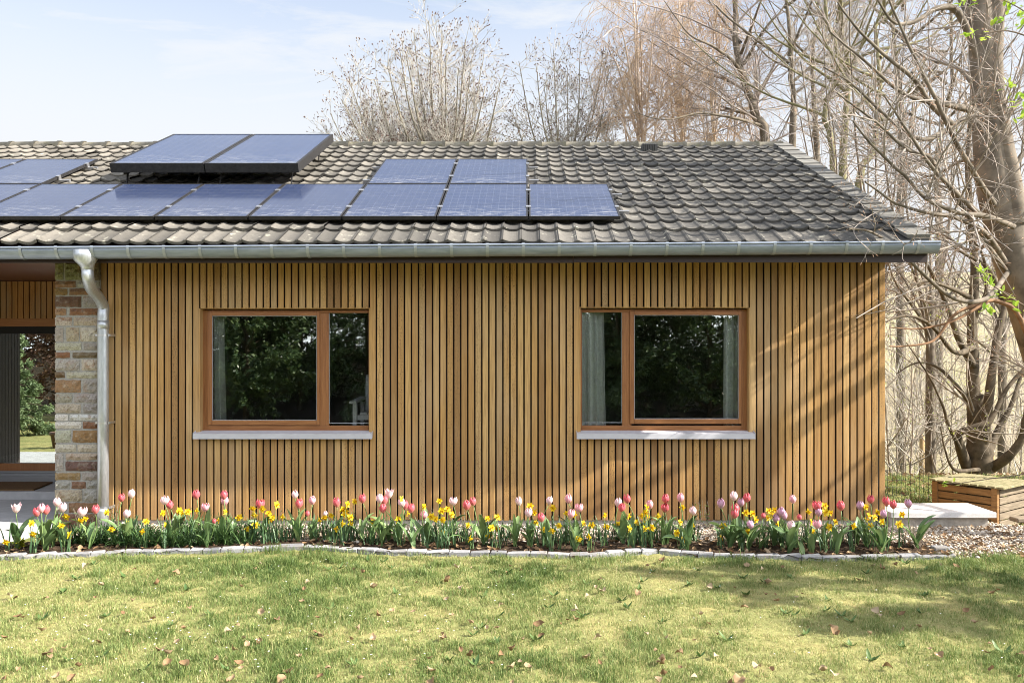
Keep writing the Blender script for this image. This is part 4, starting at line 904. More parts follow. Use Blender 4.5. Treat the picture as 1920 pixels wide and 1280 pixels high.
for px, py in DA:
    lz = land(px); cnt[lz] = cnt.get(lz, 0)+1
    x0 = PX(px, 7.4); ky = float(kerb_y(x0)); Yt = float(np.clip(ky+rt.uniform(.12, .5)-(.12 if py > 985 else 0), ky+.12, 7.62))
    top = P(px, py, Yt); base = np.array([top[0]+rt.normal(0, .025), Yt+.02+rt.normal(0, .02), .015]); s_ = rt.uniform(.80, 1.05)
    t = thing('daffodil', 'yellow daffodil, %s from the left of those %s' % (ordw(cnt[lz]), lz), 'daffodil', tuple(base), 'daffodils in the flower bed')
    az = -pi/2+rt.normal(.35, .75); el = rt.normal(.05, .25); fwd = Vector((cos(az)*cos(el), sin(az)*cos(el), sin(el))); Mx = np.array(fwd.to_track_quat('Z', 'Y').to_matrix())
    b = MB()
    for k_ in range(6):
        a = k_*pi/3+rt.normal(0, .08); V = []; l = .037*s_*rt.uniform(.9, 1.1)
        for i in range(6):
            q = i/5; ww = .0125*s_*sin(pi*min(1, .12+.88*q))**.7*(0.05 if i == 5 else 1)
            for j in (-1, 0, 1): V.append((q*l*cos(a)-j*ww*sin(a), q*l*sin(a)+j*ww*cos(a), -.004+.008*q*q*(1 if k_ % 2 else -.6)+.004*abs(j)))
        i = np.arange(18).reshape(6, 3); b.add(np.array(V), np.stack([i[:-1, :-1], i[:-1, 1:], i[1:, 1:], i[1:, :-1]], -1).reshape(-1, 4))
    b.V = [v @ Mx.T+top for v in b.V]; fl = b.build('flower', DAFF, t, True)
    b = MB(); V = []
    for i, (rr, zz) in enumerate(((.006, 0), (.0075, .008), (.0085, .016), (.012, .022), (.0075, .016), (.005, .006))): V += [(rr*s_*(1+.12*(i == 3)*(-1)**j)*cos(j*pi/6), rr*s_*(1+.12*(i == 3)*(-1)**j)*sin(j*pi/6), zz*s_) for j in range(12)]
    i = np.arange(72).reshape(6, 12); b.add(np.array(V), np.stack([i[:-1], np.roll(i[:-1], -1, 1), np.roll(i[1:], -1, 1), i[1:]], -1).reshape(-1, 4)); b.V = [v @ Mx.T+top for v in b.V]; b.build('trumpet', DTRU, fl, True)
    bk = top-np.array(fwd)*.022*s_; b = MB(); b.tube(spline([base, base*.5+np.array([bk[0], bk[1], bk[2]])*.5+[rt.normal(0, .008), 0, 0], bk+[0, 0, .004], top-np.array(fwd)*.004], 9), np.linspace(.0030, .0022, 9), 6); b.build('stem', STEM, t, True)
    for k_ in range(int(rt.integers(4, 7))):
        b = MB(); V, f_ = strap(base+[rt.normal(0, .016), rt.normal(0, .01), 0], rt.uniform(0, 2*pi), rt.uniform(.16, .30), rt.uniform(.004, .0065), R(rt.uniform(70, 88)), R(rt.uniform(5, 50)), .3, 7, twist=rt.normal(0, .5)); b.add(V, f_, (rt.random(), .5, .5)); b.build('leaf', DLEAF, t, True)
# grassy clumps, sprigs and small shrubs of the bed
CL = m_attr('clump leaf', ((0, (.03, .075, .022)), (1, (.075, .14, .04))), .45, .4, .2)
def clump(name, label, cat, px, py, n, lr, wd, el, droop, mat, group):
    Yt = F*CZ/(py-CY); base = P(px, py, Yt); base[2] = .015; b = MB()
    for _ in range(n):
        V, f_ = strap(base+[rt.normal(0, .05), rt.normal(0, .03), 0], rt.uniform(0, 2*pi), rt.uniform(*lr), wd*rt.uniform(.7, 1.2), R(rt.uniform(*el)), R(rt.uniform(*droop)), .3, 7); b.add(V, f_, (rt.random(), .5, .5))
    return tag(b.build(name, mat, None, True), label, cat, group)
cs = [(185,1024),(205,1012),(228,1026),(245,1010),(262,1028),(283,1016),(300,1028),(318,1010),(335,1027),(352,1014),(372,1026),(392,1010),(408,1024),(428,1016),(447,1024),(150,1022),(365,1002),(430,1002),(470,1012)]
cs.sort()
for i, (px, py) in enumerate(cs):
    clump('grassy_clump', 'dark green grassy leaf clump, %s from the left along the kerb by the downpipe' % ordw(i+1), 'leaf clump', px, py, 80, (.11, .24), .0052, (35, 85), (25, 95), CL, 'grassy leaf clumps in the bed')
for i, px in enumerate((498, 520, 545, 590, 618, 640, 668, 700, 740, 778, 810, 840, 868, 905, 950, 1040, 1060, 1125, 1150, 1190, 1225, 1260, 1295, 1370, 1420, 1470, 1520, 1590)):
    clump('young_shoots', 'upright tuft of narrow green shoots in the soil, %s from the left' % ordw(i+1), 'shoots', px, 1016+rt.uniform(-6, 8), 30, (.10, .25), .0048, (60, 88), (5, 50), DLEAF, 'tufts of narrow shoots')
YEL = m_attr('yellow green leaves', ((0, (.30, .36, .02)), (1, (.55, .52, .03))), .5, .3, .3)
GRN = m_attr('small green leaves', ((0, (.07, .14, .03)), (1, (.16, .25, .06))), .5, .3, .3)
TWIG = BARK('dry twig', (.24, .20, .16), 20)
def sprig(name, label, px, py, n, h, spread, leafm, nl, ls, group, twm=TWIG, Yt=None):
    Yt = Yt or F*CZ/(py-CY); base = P(px, py, Yt); base[2] = .01; t = thing(name, label, 'small shrub', tuple(base), group); b = MB(); lb = MB()
    for _ in range(n):
        a = rt.uniform(0, 2*pi); l = h*rt.uniform(.6, 1); q = spread*rt.uniform(.1, 1); tip = base+[cos(a)*q, sin(a)*q*.6, l]
        pts = stem_pts(base+[rt.normal(0, .02), rt.normal(0, .015), 0], tip, rt.normal(0, .012, 2), 6); b.tube(pts, np.linspace(.0022, .0010, 6), 4)
        for k_ in range(nl):
            u_ = rt.uniform(.25, 1); p_ = pts[int(u_*5)]; V, f_ = strap(p_, rt.uniform(0, 2*pi), ls*rt.uniform(.7, 1.3), ls*.28, R(rt.uniform(0, 70)), R(40), .3, 5); lb.add(V, f_, (rt.random(), .5, .5))
    b.build('stems', twm, t)
    if nl: lb.build('leaves', leafm, t, True)
sprig('golden_shrub', 'low shrub with golden yellow leaves at the left end of the bed', 38, 1031, 9, .11, .09, YEL, 14, .035, 'golden shrubs')
sprig('golden_shrub', 'low golden leaved shrub just left of the stone pier', 82, 1026, 10, .15, .11, YEL, 13, .035, 'golden shrubs')
SIL = m_attr('silvery leaves', ((0, (.13, .16, .12)), (1, (.27, .29, .23))), .7, .2, .15)
sprig('lavender', 'silvery grey lavender tuft before the stone pier', 118, 1022, 34, .17, .10, SIL, 16, .022, 'lavender')
sprig('lavender', 'silvery grey tuft in the soil right of the right window', 1598, 1012, 24, .13, .08, SIL, 14, .022, 'lavender')
sprig('twiggy_shrub', 'leafless pale twiggy shrub at the right end of the bed', 1718, 1028, 60, .23, .24, SIL, 0, .02, 'twiggy shrubs', BARK('pale twig', (.40, .33, .27), 20))
for px, py, l in ((150, 1005, 'right behind the first grassy clumps'), (528, 1004, 'left of the tall tulips below the left window'), (800, 1000, 'between the windows near a rose pink tulip'), (870, 1004, 'between the windows behind daffodils'), (1312, 990, 'against the wall below the right window'), (1330, 995, 'against the wall near the right window sill end'), (216, 990, 'beside the foot of the downpipe')):
    sprig('leafy_sprig', 'thin upright sprig with tiny green leaves '+l, px, py, 7, .30, .08, GRN, 9, .016, 'thin leafy sprigs')
Yt = F*CZ/(1018-CY); base = P(433, 1018, Yt); base[2] = .01; t = thing('grape_hyacinth', 'single small blue grape hyacinth among the dark grassy clumps', 'flower', tuple(base))
b = MB(); b.tube([base, base+[0, 0, .06]], .002, 5); b.build('stem', STEM, t)
b = MB()
for k_ in range(26): u_ = k_/25; a = k_*2.4; b.add(ico*.0055*(1.1-.5*u_)+base+[cos(a)*.009*(1.05-.6*u_), sin(a)*.009*(1.05-.6*u_), .058+.038*u_], icf)
b.build('flower', m_plain('deep blue', (.035, .03, .33), .5), t, True)

# ------------------------------------------------------------------ trees
def grow(g, P0, D, Ls, K, wob, trop, curl=0):
    N = len(P0); d = D/np.linalg.norm(D, axis=1, keepdims=True); p_ = P0.copy(); pts = [p_.copy()]; trop = np.asarray(trop, float)
    for k_ in range(K):
        d = d+g.normal(0, wob, (N, 3))+trop*(1+curl*k_); d /= np.linalg.norm(d, axis=1, keepdims=True); p_ = p_+d*(Ls/K)[:, None]; pts.append(p_.copy())
    return np.stack(pts, 1)
def kids(g, pts, rad, dens, t0, ang, ratio, rr, nmin=1, lmax=None, flat=0, t1=1.0):
    L_ = np.linalg.norm(np.diff(pts, axis=1), axis=2).sum(1); n = np.maximum(nmin, g.poisson(dens*L_*(t1-t0))); idx = np.repeat(np.arange(len(pts)), n); N = len(idx)
    K = pts.shape[1]-1; t = g.uniform(t0, t1, N); f = t*K; i = np.minimum(f.astype(int), K-1); w = (f-i)[:, None]
    p_ = pts[idx, i]*(1-w)+pts[idx, i+1]*w; d = pts[idx, i+1]-pts[idx, i]; d /= np.linalg.norm(d, axis=1, keepdims=True)+1e-9
    q = g.normal(0, 1, (N, 3)); q[:, 2] *= 1-flat; q -= (q*d).sum(1, keepdims=True)*d; q /= np.linalg.norm(q, axis=1, keepdims=True)+1e-9
    a = R(1)*g.uniform(ang[0], ang[1], N)[:, None]; D = np.cos(a)*d+np.sin(a)*q
    l = L_[idx]*ratio*(1.15-.75*t)*g.uniform(.6, 1.3, N)
    if lmax: l = np.minimum(l, lmax*g.uniform(.6, 1.1, N))
    r = np.minimum((rad[idx, i]*(1-w[:, 0])+rad[idx, i+1]*w[:, 0])*.75, l*rr)
    return p_, D, l, r
def taper(r, K, end=.35): return r[:, None]*np.linspace(1, end, K+1)[None]
def tree(name, label, boughs, levels, bark, twig, seed, group='bare trees behind the house', cat='tree', wob=.012, bud=None, leaf=None, KB=18, sides=9, gnarl=0):
    g = np.random.default_rng(seed); base = np.array(boughs[0][0][0], float); t = thing(name, label, cat, tuple(base), group)
    pts, rad = [], []
    for pl, r0, r1 in boughs:
        s_ = spline(pl, KB+1); ln = np.linalg.norm(s_[-1]-s_[0]); e = np.cumsum(g.normal(0, wob*ln/4, (KB+1, 3)), 0); e -= np.linspace(0, 1, KB+1)[:, None]*0; e *= np.linspace(0, 1, KB+1)[:, None]*.6
        pts.append(s_+e); rad.append(r0+(r1-r0)*np.linspace(0, 1, KB+1)**.8)
    pts, rad = np.array(pts), np.array(rad)
    if gnarl: rad = rad*(1+gnarl*g.normal(0, 1, rad.shape))
    b = MB(); V, Q = tubes(pts, rad, sides); b.add(V, Q, (.5,.5,.5)); b.build('trunk', bark, t, True)
    cb = MB(); tips = []
    for lv in levels:
        p_, D, l, r = kids(g, pts, rad, lv['dens'], lv.get('t0', .25), lv['ang'], lv['ratio'], lv.get('rr', .012), lv.get('nmin', 1), lv.get('lmax'), lv.get('flat', 0))
        r = np.maximum(r, lv.get('rmin', .0015)); K = lv.get('K', 5); pts = grow(g, p_, D, l, K, lv.get('wob', .12), lv.get('trop', (0,0,.03)), lv.get('curl', 0)); rad = taper(r, K, lv.get('end', .4))
        V, Q = tubes(pts, rad, lv.get('sides', 3)); cb.add(V, Q, (.5,.5,.5)); tips.append(pts)
    cb.build('crown', twig, t, True)
    last = np.concatenate([tips[-1][:, -1], tips[-2][:, -1]] if len(tips) > 1 else [tips[-1][:, -1]]); dirs = np.concatenate([x_[:, -1]-x_[:, -2] for x_ in (tips[-1:]+tips[-2:-1])]); dirs /= np.linalg.norm(dirs, axis=1, keepdims=True)
    if bud:
        m_, sz, frac, wd = bud; q = g.random(len(last)) < frac; p_, d = last[q], dirs[q]; N = len(p_); s_ = sz*g.uniform(.7, 1.3, N); B = np.stack([p_-d*s_[:, None]*.2, p_+d*s_[:, None]*.4, p_+d*s_[:, None]*1.1], 1)
        bb = MB(); V, Q = tubes(B, np.stack([s_*wd*.5, s_*wd, s_*.05], 1), 5); bb.add(V, Q); bb.build('buds', m_, t, True)
    if leaf:
        m_, sz, per, frac = leaf; sel = [x_ for x_ in tips[-2:]]; A = np.concatenate([x_.reshape(-1, 3) for x_ in sel]); A = A[g.random(len(A)) < frac]; A = np.repeat(A, per, 0); N = len(A)
        A = A+g.normal(0, sz*.8, A.shape); u_ = g.normal(0, 1, (N, 3)); u_ /= np.linalg.norm(u_, axis=1, keepdims=True); v_ = np.cross(u_, g.normal(0, 1, (N, 3))); v_ /= np.linalg.norm(v_, axis=1, keepdims=True); s_ = (sz*g.uniform(.6, 1.3, N))[:, None]
        V = np.stack([A-u_*s_*.6, A+v_*s_*.3, A+u_*s_*.6, A-v_*s_*.3], 1); lb = MB(); lb.add(V.reshape(-1, 3), np.arange(N*4).reshape(N, 4), np.repeat(g.random((N, 3)), 4, 0)); lb.build('leaves', m_, t)
    return t
def bough(Y, r0, r1, *pp):                         # photo points at one depth (third value overrides it)
    return ([P(q[0], q[1], q[2] if len(q) > 2 else Y) for q in pp], r0, r1)
def ground_at(px, Y): x = PX(px, Y); return np.array([x, Y, float(gz(x, Y))-.1])
B_CH = BARK('lichened grey bark', (.21, .19, .145), 7); T_CH = BARK('grey yellow twig', (.37, .345, .30), 12, .3, 0)
T_BI = BARK('tan birch twig', (.44, .325, .22), 8, .3, 0); B_BI = BARK('pale birch bark', (.50, .40, .32), 6, .4)
B_GR = BARK('grey brown bark', (.135, .112, .085), 6); T_GR = BARK('grey brown twig', (.285, .245, .205), 9, .3, 0); T_PU = BARK('purple brown twig', (.30, .255, .23), 9, .3, 0)
B_BE = BARK('smooth beech bark', (.155, .13, .102), 5, .5, .35); T_BE = BARK('beech twig', (.31, .27, .235), 8, .3, 0)
B_MO = BARK('mossy bark', (.19, .175, .095), 5); BUD = m_attr('dark buds', ((0, (.07, .04, .035)), (1, (.14, .09, .07))), .6); BUDP = m_attr('beech buds', ((0, (.36, .22, .14)), (1, (.46, .31, .21))), .5)
B_HO = BARK('dark furrowed bark', (.095, .075, .052), 8, .5, .8)
YGR = m_attr('new leaves', ((0, (.26, .33, .06)), (1, (.46, .50, .12))), .5, .3, .35)

def stems_tree(Y, pxb, fork_z, r, tips, bend=.35, seed=0):
    g = np.random.default_rng(seed); gb = ground_at(pxb, Y); fk = gb.copy(); fk[2] = fork_z; bs = []
    mid = (gb+fk)/2
    bs.append(([gb, mid, fk, fk+[0, 0, .6]], r, r*.7))
    for px, py in tips:
        e = P(px, py, Y+g.uniform(-2.2, 2.2)); s_ = fk+[0, 0, g.uniform(-.8, .4)]; c_ = s_*.45+e*.55; c_[:2] += (e[:2]-s_[:2])*.16; c_[2] -= abs(e[0]-s_[0])*.10
        bs.append(([s_, s_*.75+c_*.25+[0, 0, .1], c_, e], r*g.uniform(.26, .36), .010))
    return bs
LCH = [dict(dens=6.5, t0=.12, ang=(35, 75), ratio=.48, lmax=2.4, K=6, wob=.10, trop=(0,0,.05), sides=4, rr=.010, rmin=.008), dict(dens=6.2, t0=.15, ang=(30, 65), ratio=.45, lmax=1.0, K=4, wob=.12, trop=(0,0,.09), rr=.010, rmin=.0048, end=.8), dict(dens=4, t0=.2, ang=(25, 60), ratio=.5, lmax=.35, K=3, wob=.1, trop=(0,0,.18), rmin=.0045, end=.9)]
tree('chestnut_tree', 'bare grey tree with fat dark buds, the largest directly above the roof ridge', stems_tree(24, 835, 6.3, .22, [(640,185),(660,230),(705,150),(745,95),(775,60),(800,42),(835,90),(868,70),(905,95),(940,150),(618,215),(655,150),(730,120),(765,100),(825,55),(885,110),(910,160),(630,245),(650,250),(680,215),(710,180),(700,240),(740,160),(660,175),(900,200),(880,170),(800,110),(780,180),(720,200),(860,130),(920,220),(690,262)], seed=1), LCH, B_CH, T_CH, 31, bud=(BUD, .036, .7, .42))
tree('chestnut_tree', 'bare grey budded tree standing between the large budded one and the tan birches', stems_tree(26, 1065, 6.6, .17, [(975,115),(1000,120),(1035,100),(1065,135),(1090,98),(1130,88),(1140,130),(960,210),(1020,160),(1150,180)], seed=2), LCH, B_CH, T_CH, 32, bud=(BUD, .036, .7, .42))
# tan weeping birches
LBI = [dict(dens=3.2, t0=.15, ang=(30, 70), ratio=.38, lmax=2.2, K=6, wob=.10, trop=(0,0,-.02), sides=4, rr=.008, rmin=.006), dict(dens=6.0, t0=.15, ang=(40, 100), ratio=.8, lmax=1.6, K=8, wob=.06, trop=(0,0,-.16), curl=.15, rmin=.0034, end=.6), dict(dens=6, t0=.1, ang=(20, 60), ratio=.35, lmax=.35, K=3, wob=.15, trop=(0,0,-.14), rmin=.0036, end=.7)]
def birch(Y, pxb, tip, sidetips, r, seed, label):
    gb = ground_at(pxb, Y); e = P(*tip, Y); bs = [([gb, gb*.6+e*.4+[.15, 0, 0], gb*.25+e*.75, e], r, .012)]; g = np.random.default_rng(seed)
    for px, py in sidetips:
        f_ = P(px, py, Y+g.uniform(-2, 2)); u_ = g.uniform(.35, .75); s_ = gb*(1-u_)+e*u_; top_ = s_*.45+f_*.55; top_[2] = max(s_[2], f_[2])+.5; bs.append(([s_, s_*.5+top_*.5+[0,0,.25], top_, f_], r*.3, .007))
    tree('weeping_birch', label, bs, LBI, B_BI, T_BI, seed, bud=(BUDP, .03, .35, .35))
birch(25, 1215, (1195, -20), [(1100,150),(1130,70),(1165,20),(1250,60),(1105,230),(1160,190),(1290,160),(1270,230),(1120,190),(1200,120)], .15, 41, 'tan weeping birch with hanging twigs, leftmost of the birches over the ridge')
birch(26.5, 1285, (1270, -60), [(1215,110),(1330,90),(1350,190),(1240,200),(1300,220),(1320,30),(1200,40)], .13, 42, 'tan weeping birch, middle one of three over the roof ridge')
birch(24, 1345, (1335, -10), [(1300,170),(1390,150),(1400,230),(1430,250),(1290,240),(1370,60)], .12, 43, 'tan weeping birch nearest the right end of the roof ridge')
LBG = [dict(dens=2.1, t0=.15, ang=(30, 65), ratio=.42, lmax=3.4, K=7, wob=.13, trop=(0,0,.02), sides=5, rr=.010, rmin=.008), dict(dens=4.8, t0=.12, ang=(30, 75), ratio=.42, lmax=1.3, K=5, wob=.14, trop=(0,0,.02), rmin=.005), dict(dens=6.5, t0=.1, ang=(30, 75), ratio=.42, lmax=.45, K=3, wob=.18, trop=(0,0,.03), rmin=.0035), dict(dens=5, t0=.1, ang=(30, 70), ratio=.5, lmax=.2, K=2, wob=.2, rmin=.003)]
Y = 23; gb = ground_at(1462, Y)
tree('ash_tree', 'tall bare tree with leaning brown trunk rising behind the right ridge end', [([gb, P(1440,300,Y), P(1420,215,Y), P(1398,140,Y), P(1386,60,Y), P(1395,-40,Y), P(1400,-160,Y)], .165, .05),
    bough(Y, 0.0600, .009, (1400,150), (1370,110,22), (1335,85,21.5), (1290,60,21), (1240,-10,21)), bough(Y, 0.0540, .009, (1408,175), (1360,150,24), (1310,135,25), (1255,100,25), (1190,60,26)), bough(Y, 0.0480, .009, (1425,235), (1380,222,22), (1310,212,21.5), (1250,225,21), (1180,215,21)),
    bough(Y, 0.0480, .009, (1420,215), (1365,205,24), (1290,170,25), (1215,110,25)), bough(Y, 0.0540, .009, (1395,120), (1430,60,22), (1470,10,22), (1500,-60,22)), bough(Y, 0.0480, .009, (1412,190), (1450,130,24), (1475,80,24), (1530,0,24)), bough(Y, 0.0540, .009, (1388,80), (1350,30,24), (1310,-30,24)), bough(Y, 0.0480, .009, (1390,100), (1420,20,21), (1450,-60,21))],
    LBG, B_GR, T_PU, 51, wob=.02)
def slim(Y, pxs, r, label, seed, bark, twig, leaf=None, name='slender_tree', nb=9):
    g = np.random.default_rng(seed); gb = ground_at(pxs[0][0], Y); pl = [gb]+[P(a_, c_, Y) for a_, c_ in pxs]; bs = [(pl, r, .02)]; sp_ = spline(pl, 40)
    for _ in range(nb):
        s_ = sp_[int(g.integers(14, 36))]; a = g.uniform(0, 2*pi); l = g.uniform(1.2, 3.2); e = s_+[cos(a)*l, sin(a)*l, l*g.uniform(.5, 1.2)]; bs.append(([s_, s_*.5+e*.5+[0, 0, -.12*l], e], r*.38, .008))
    tree(name, label, bs, [dict(LBG[1], dens=4, lmax=1.6), dict(LBG[2], dens=6), dict(LBG[3], dens=3)], bark, twig, seed, leaf=leaf, wob=.03)
slim(20, [(1482,270),(1482,200),(1478,100),(1470,0),(1465,-90)], .11, 'slim bare tree rising just right of the leaning trunk', 61, B_GR, T_GR)
slim(19, [(1578,340),(1580,240),(1585,140),(1570,40),(1565,-80)], .12, 'slim mossy trunked tree above the sloping roof edge', 62, B_MO, T_GR, (YGR, .028, 1, .05))
slim(18, [(1560,320),(1540,220),(1560,120),(1530,0),(1520,-90)], .09, 'thin crooked tree with mossy stem beside the roof edge', 63, B_MO, T_GR, (YGR, .028, 1, .06))
slim(17, [(1610,380),(1640,280),(1660,200),(1650,90),(1670,-40)], .10, 'mossy leaning tree right of the roof edge', 64, B_MO, T_GR, (YGR, .028, 1, .06))
slim(22, [(1690,450),(1700,300),(1710,150),(1690,0),(1690,-90)], .13, 'slender grey tree halfway between roof and beech', 65, B_GR, T_GR, None, 'slender_tree', 14)
slim(25, [(1760,450),(1755,300),(1775,150),(1770,0),(1790,-90)], .14, 'slender grey tree standing behind the beech limbs', 66, B_GR, T_GR, None, 'slender_tree', 14)
slim(24, [(1530,300),(1525,200),(1515,100),(1540,-20),(1530,-90)], .12, 'slender grey tree far behind the mossy ones', 67, B_GR, T_PU, None, 'slender_tree', 14)
LBE = [dict(dens=3.8, t0=.12, ang=(25, 60), ratio=.42, lmax=1.7, K=8, wob=.09, trop=(0,0,-.005), sides=5, rr=.008, rmin=.004, flat=.3), dict(dens=7.0, t0=.1, ang=(30, 65), ratio=.45, lmax=.85, K=6, wob=.10, trop=(0,0,.02), rmin=.0026, flat=.2), dict(dens=9, t0=.1, ang=(30, 70), ratio=.4, lmax=.25, K=3, wob=.15, trop=(0,0,.03), rmin=.0018)]
for k_, (px, Y, tips_) in enumerate(((1640, 15, [(1500,120),(1540,30),(1590,-20),(1640,40),(1700,0),(1720,120),(1560,220),(1700,240),(1620,160),(1500,220)]), (1745, 14, [(1600,260),(1640,160),(1680,80),(1740,20),(1800,60),(1830,160),(1700,330),(1790,280),(1640,380),(1830,350)]), (1880, 15.5, [(1740,330),(1780,230),(1800,120),(1860,40),(1930,100),(1960,240),(1760,420),(1700,420),(1960,380)]))):
    tree('young_beech', ['young bare beech with fanned twigs just right of the roof edge', 'young bare beech between the roof edge and the big trunk', 'young bare beech directly behind the big beech trunk'][k_], stems_tree(Y, px, 2.2, .09, tips_, seed=20+k_), [dict(LBE[0], dens=2.6), dict(LBE[1], dens=4.5), dict(LBE[2], dens=6)], B_BE, T_BE, 90+k_, 'bare trees at the right', bud=(BUDP, .02, .5, .2))
# the big beech at the right
Y = 10.0; gb = ground_at(2040, Y)
tree('beech_tree', 'big smooth barked beech with wide bare limbs at the right edge', [
    ([gb, P(2000,800,Y), P(1956,650,Y), P(1908,500,Y), P(1872,380,Y), P(1858,280,Y), P(1848,180,Y), P(1838,60,Y), P(1828,-60,Y), P(1815,-220,Y)], .30, .13),
    ([P(1905,420,9.9), P(1893,330,9.9), P(1880,255,9.9), P(1866,150,9.9), P(1870,20,9.9), P(1885,-120,9.9)], .14, .08),
    bough(Y, 0.0527, 0.0080, (1858,215), (1815,205,9.7), (1775,195,9.4), (1735,188,9.2), (1690,172,9), (1630,120,8.8), (1560,60,8.7)),
    bough(Y, 0.0434, 0.0080, (1850,205), (1805,225,9.5), (1775,245,9.3), (1735,262,9.1), (1700,250,9), (1655,215,8.8), (1600,165,8.6), (1540,130,8.5)),
    bough(Y, 0.0372, 0.0080, (1790,238,9.4), (1745,195,9), (1715,150,8.7), (1660,105,8.5), (1610,60,8.3), (1570,10,8.2)),
    bough(Y, 0.0372, 0.0080, (1872,395), (1830,330,9.3), (1795,265,9), (1760,185,8.7), (1725,110,8.5), (1695,40,8.4), (1660,-40,8.2)),
    bough(Y, 0.0341, 0.0080, (1900,425,9.7), (1850,405,9), (1800,400,8.5), (1735,375,8.2), (1690,330,8), (1640,290,7.8), (1590,240,7.6)),
    bough(Y, 0.0310, 0.0080, (1840,405,9), (1790,360,8.6), (1745,310,8.3), (1700,240,8.1), (1660,180,7.9)),
    bough(Y, 0.0527, 0.0080, (1850,150), (1800,30,9.8), (1760,15,9.6), (1715,40,9.4), (1675,40,9.2), (1640,-10,9)),
    bough(Y, 0.0372, 0.0080, (1890,500), (1850,440,9.2), (1800,410,8.8), (1745,400,8.4), (1690,385,8), (1620,340,7.6)),
    bough(Y, 0.0310, 0.0080, (1895,520), (1830,430,9.1), (1790,370,8.7), (1740,300,8.4), (1700,290,8.2), (1640,240,8), (1560,190,7.8)),
    bough(Y, 0.0310, 0.0080, (1893,505), (1850,560,9), (1790,560,8.6), (1740,520,8.3), (1690,470,8), (1640,430,7.7), (1600,420,7.5)),
    bough(Y, 0.0372, 0.0080, (1862,260,10.1), (1910,190,10.4), (1960,120,10.6), (2040,60,10.8)), bough(Y, 0.0372, 0.0080, (1890,330,10), (1940,260,10.2), (2010,200,10.2), (2100,190,10.3)),
    bough(Y, 0.0434, 0.0080, (1840,90,10.1), (1790,-20,10.8), (1730,-90,11.2), (1650,-120,11.6)), bough(Y, 0.0372, 0.0080, (1850,200,10.1), (1800,130,10.9), (1740,110,11.6), (1670,60,12.2)),
    bough(Y, 0.0310, 0.0080, (1880,440,10.1), (1820,470,10.8), (1760,440,11.5), (1700,450,12.2)), bough(Y, 0.0310, 0.0080, (1866,330,10.1), (1810,300,10.8), (1740,330,11.6), (1680,300,12.2)),
    bough(Y, 0.0434, 0.0080, (1834,0,9.9), (1800,-120,9.5), (1740,-200,9.1), (1650,-260,8.8)), bough(Y, 0.0434, 0.0080, (1880,-60,9.9), (1960,-200,9.6), (2060,-280,9.4))],
    LBE, B_BE, T_BE, 71, 'bare trees at the right', bud=(BUDP, .022, .8, .16), sides=14)
# multi stemmed hornbeam behind the chest
Y = 13.2; gb = P(1838, 905, Y)
LHO = [dict(dens=2.2, t0=.12, ang=(30, 70), ratio=.40, lmax=1.8, K=7, wob=.13, trop=(0,0,.0), sides=4, rr=.010, rmin=.005, flat=.3), dict(dens=4, t0=.1, ang=(30, 75), ratio=.42, lmax=.75, K=5, wob=.14, rmin=.003, flat=.3), dict(dens=6.5, t0=.1, ang=(30, 70), ratio=.42, lmax=.28, K=3, wob=.15, rmin=.002)]
tree('hornbeam', 'gnarled multi-stemmed tree with twisting dark limbs behind the chest', [
    ([gb, P(1836,850,Y), P(1835,800,Y), P(1830,740,Y)], .27, .12), bough(Y, 0.1224, 0.0300, (1833,860), (1826,780), (1824,700), (1822,600), (1826,520), (1820,420), (1810,300), (1820,180)),
    bough(Y, 0.0936, 0.0240, (1842,870), (1850,780,13), (1860,700,13), (1872,620,13.2), (1885,560,13.3), (1880,470,13.4), (1900,380,13.6)), bough(Y, 0.0864, 0.0180, (1815,880), (1798,830,13), (1800,810,12.9), (1828,800,12.8), (1858,785,12.8), (1885,730,12.9), (1930,680,13), (1990,640,13)),
    bough(Y, 0.0936, 0.0240, (1850,880), (1885,860,12.9), (1915,820,12.8), (1925,760,12.8), (1930,690,12.8), (1960,600,12.8)), bough(Y, 0.0720, 0.0180, (1845,870), (1870,810,13.5), (1895,760,13.6), (1915,700,13.8), (1950,600,14)),
    bough(Y, 0.0648, 0.0120, (1828,690), (1800,640,12.8), (1770,560,12.6), (1740,500,12.4), (1715,450,12.3)), bough(Y, 0.0504, 0.0090, (1826,650), (1790,660,12.4), (1745,610,12), (1700,590,11.8), (1660,600,11.6)), bough(Y, 0.0432, 0.0072, (1824,560), (1780,540,12.6), (1730,530,12.2), (1680,560,12)),
    bough(Y, 0.0360, 0.0072, (1800,840,12.9), (1780,800,12.7), (1768,760,12.6), (1740,700,12.5), (1700,640,12.4)), bough(Y, 0.0432, 0.0072, (1826,600), (1850,540,13), (1840,470,12.8), (1790,420,12.6)), bough(Y, 0.0504, 0.0090, (1880,560,13.3), (1850,500,13), (1800,470,12.7), (1740,420,12.5)),
    bough(Y, 0.0432, 0.0072, (1824,760), (1790,720,13.2), (1760,690,13.3), (1720,680,13.4), (1680,700,13.4)), bough(Y, 0.0360, 0.0060, (1835,880,12.9), (1790,880,12.4), (1772,840,12.3), (1765,800,12.2))],
    LHO, B_HO, T_GR, 81, 'bare trees at the right', leaf=(YGR, .026, 1, .10), gnarl=.07, sides=12)
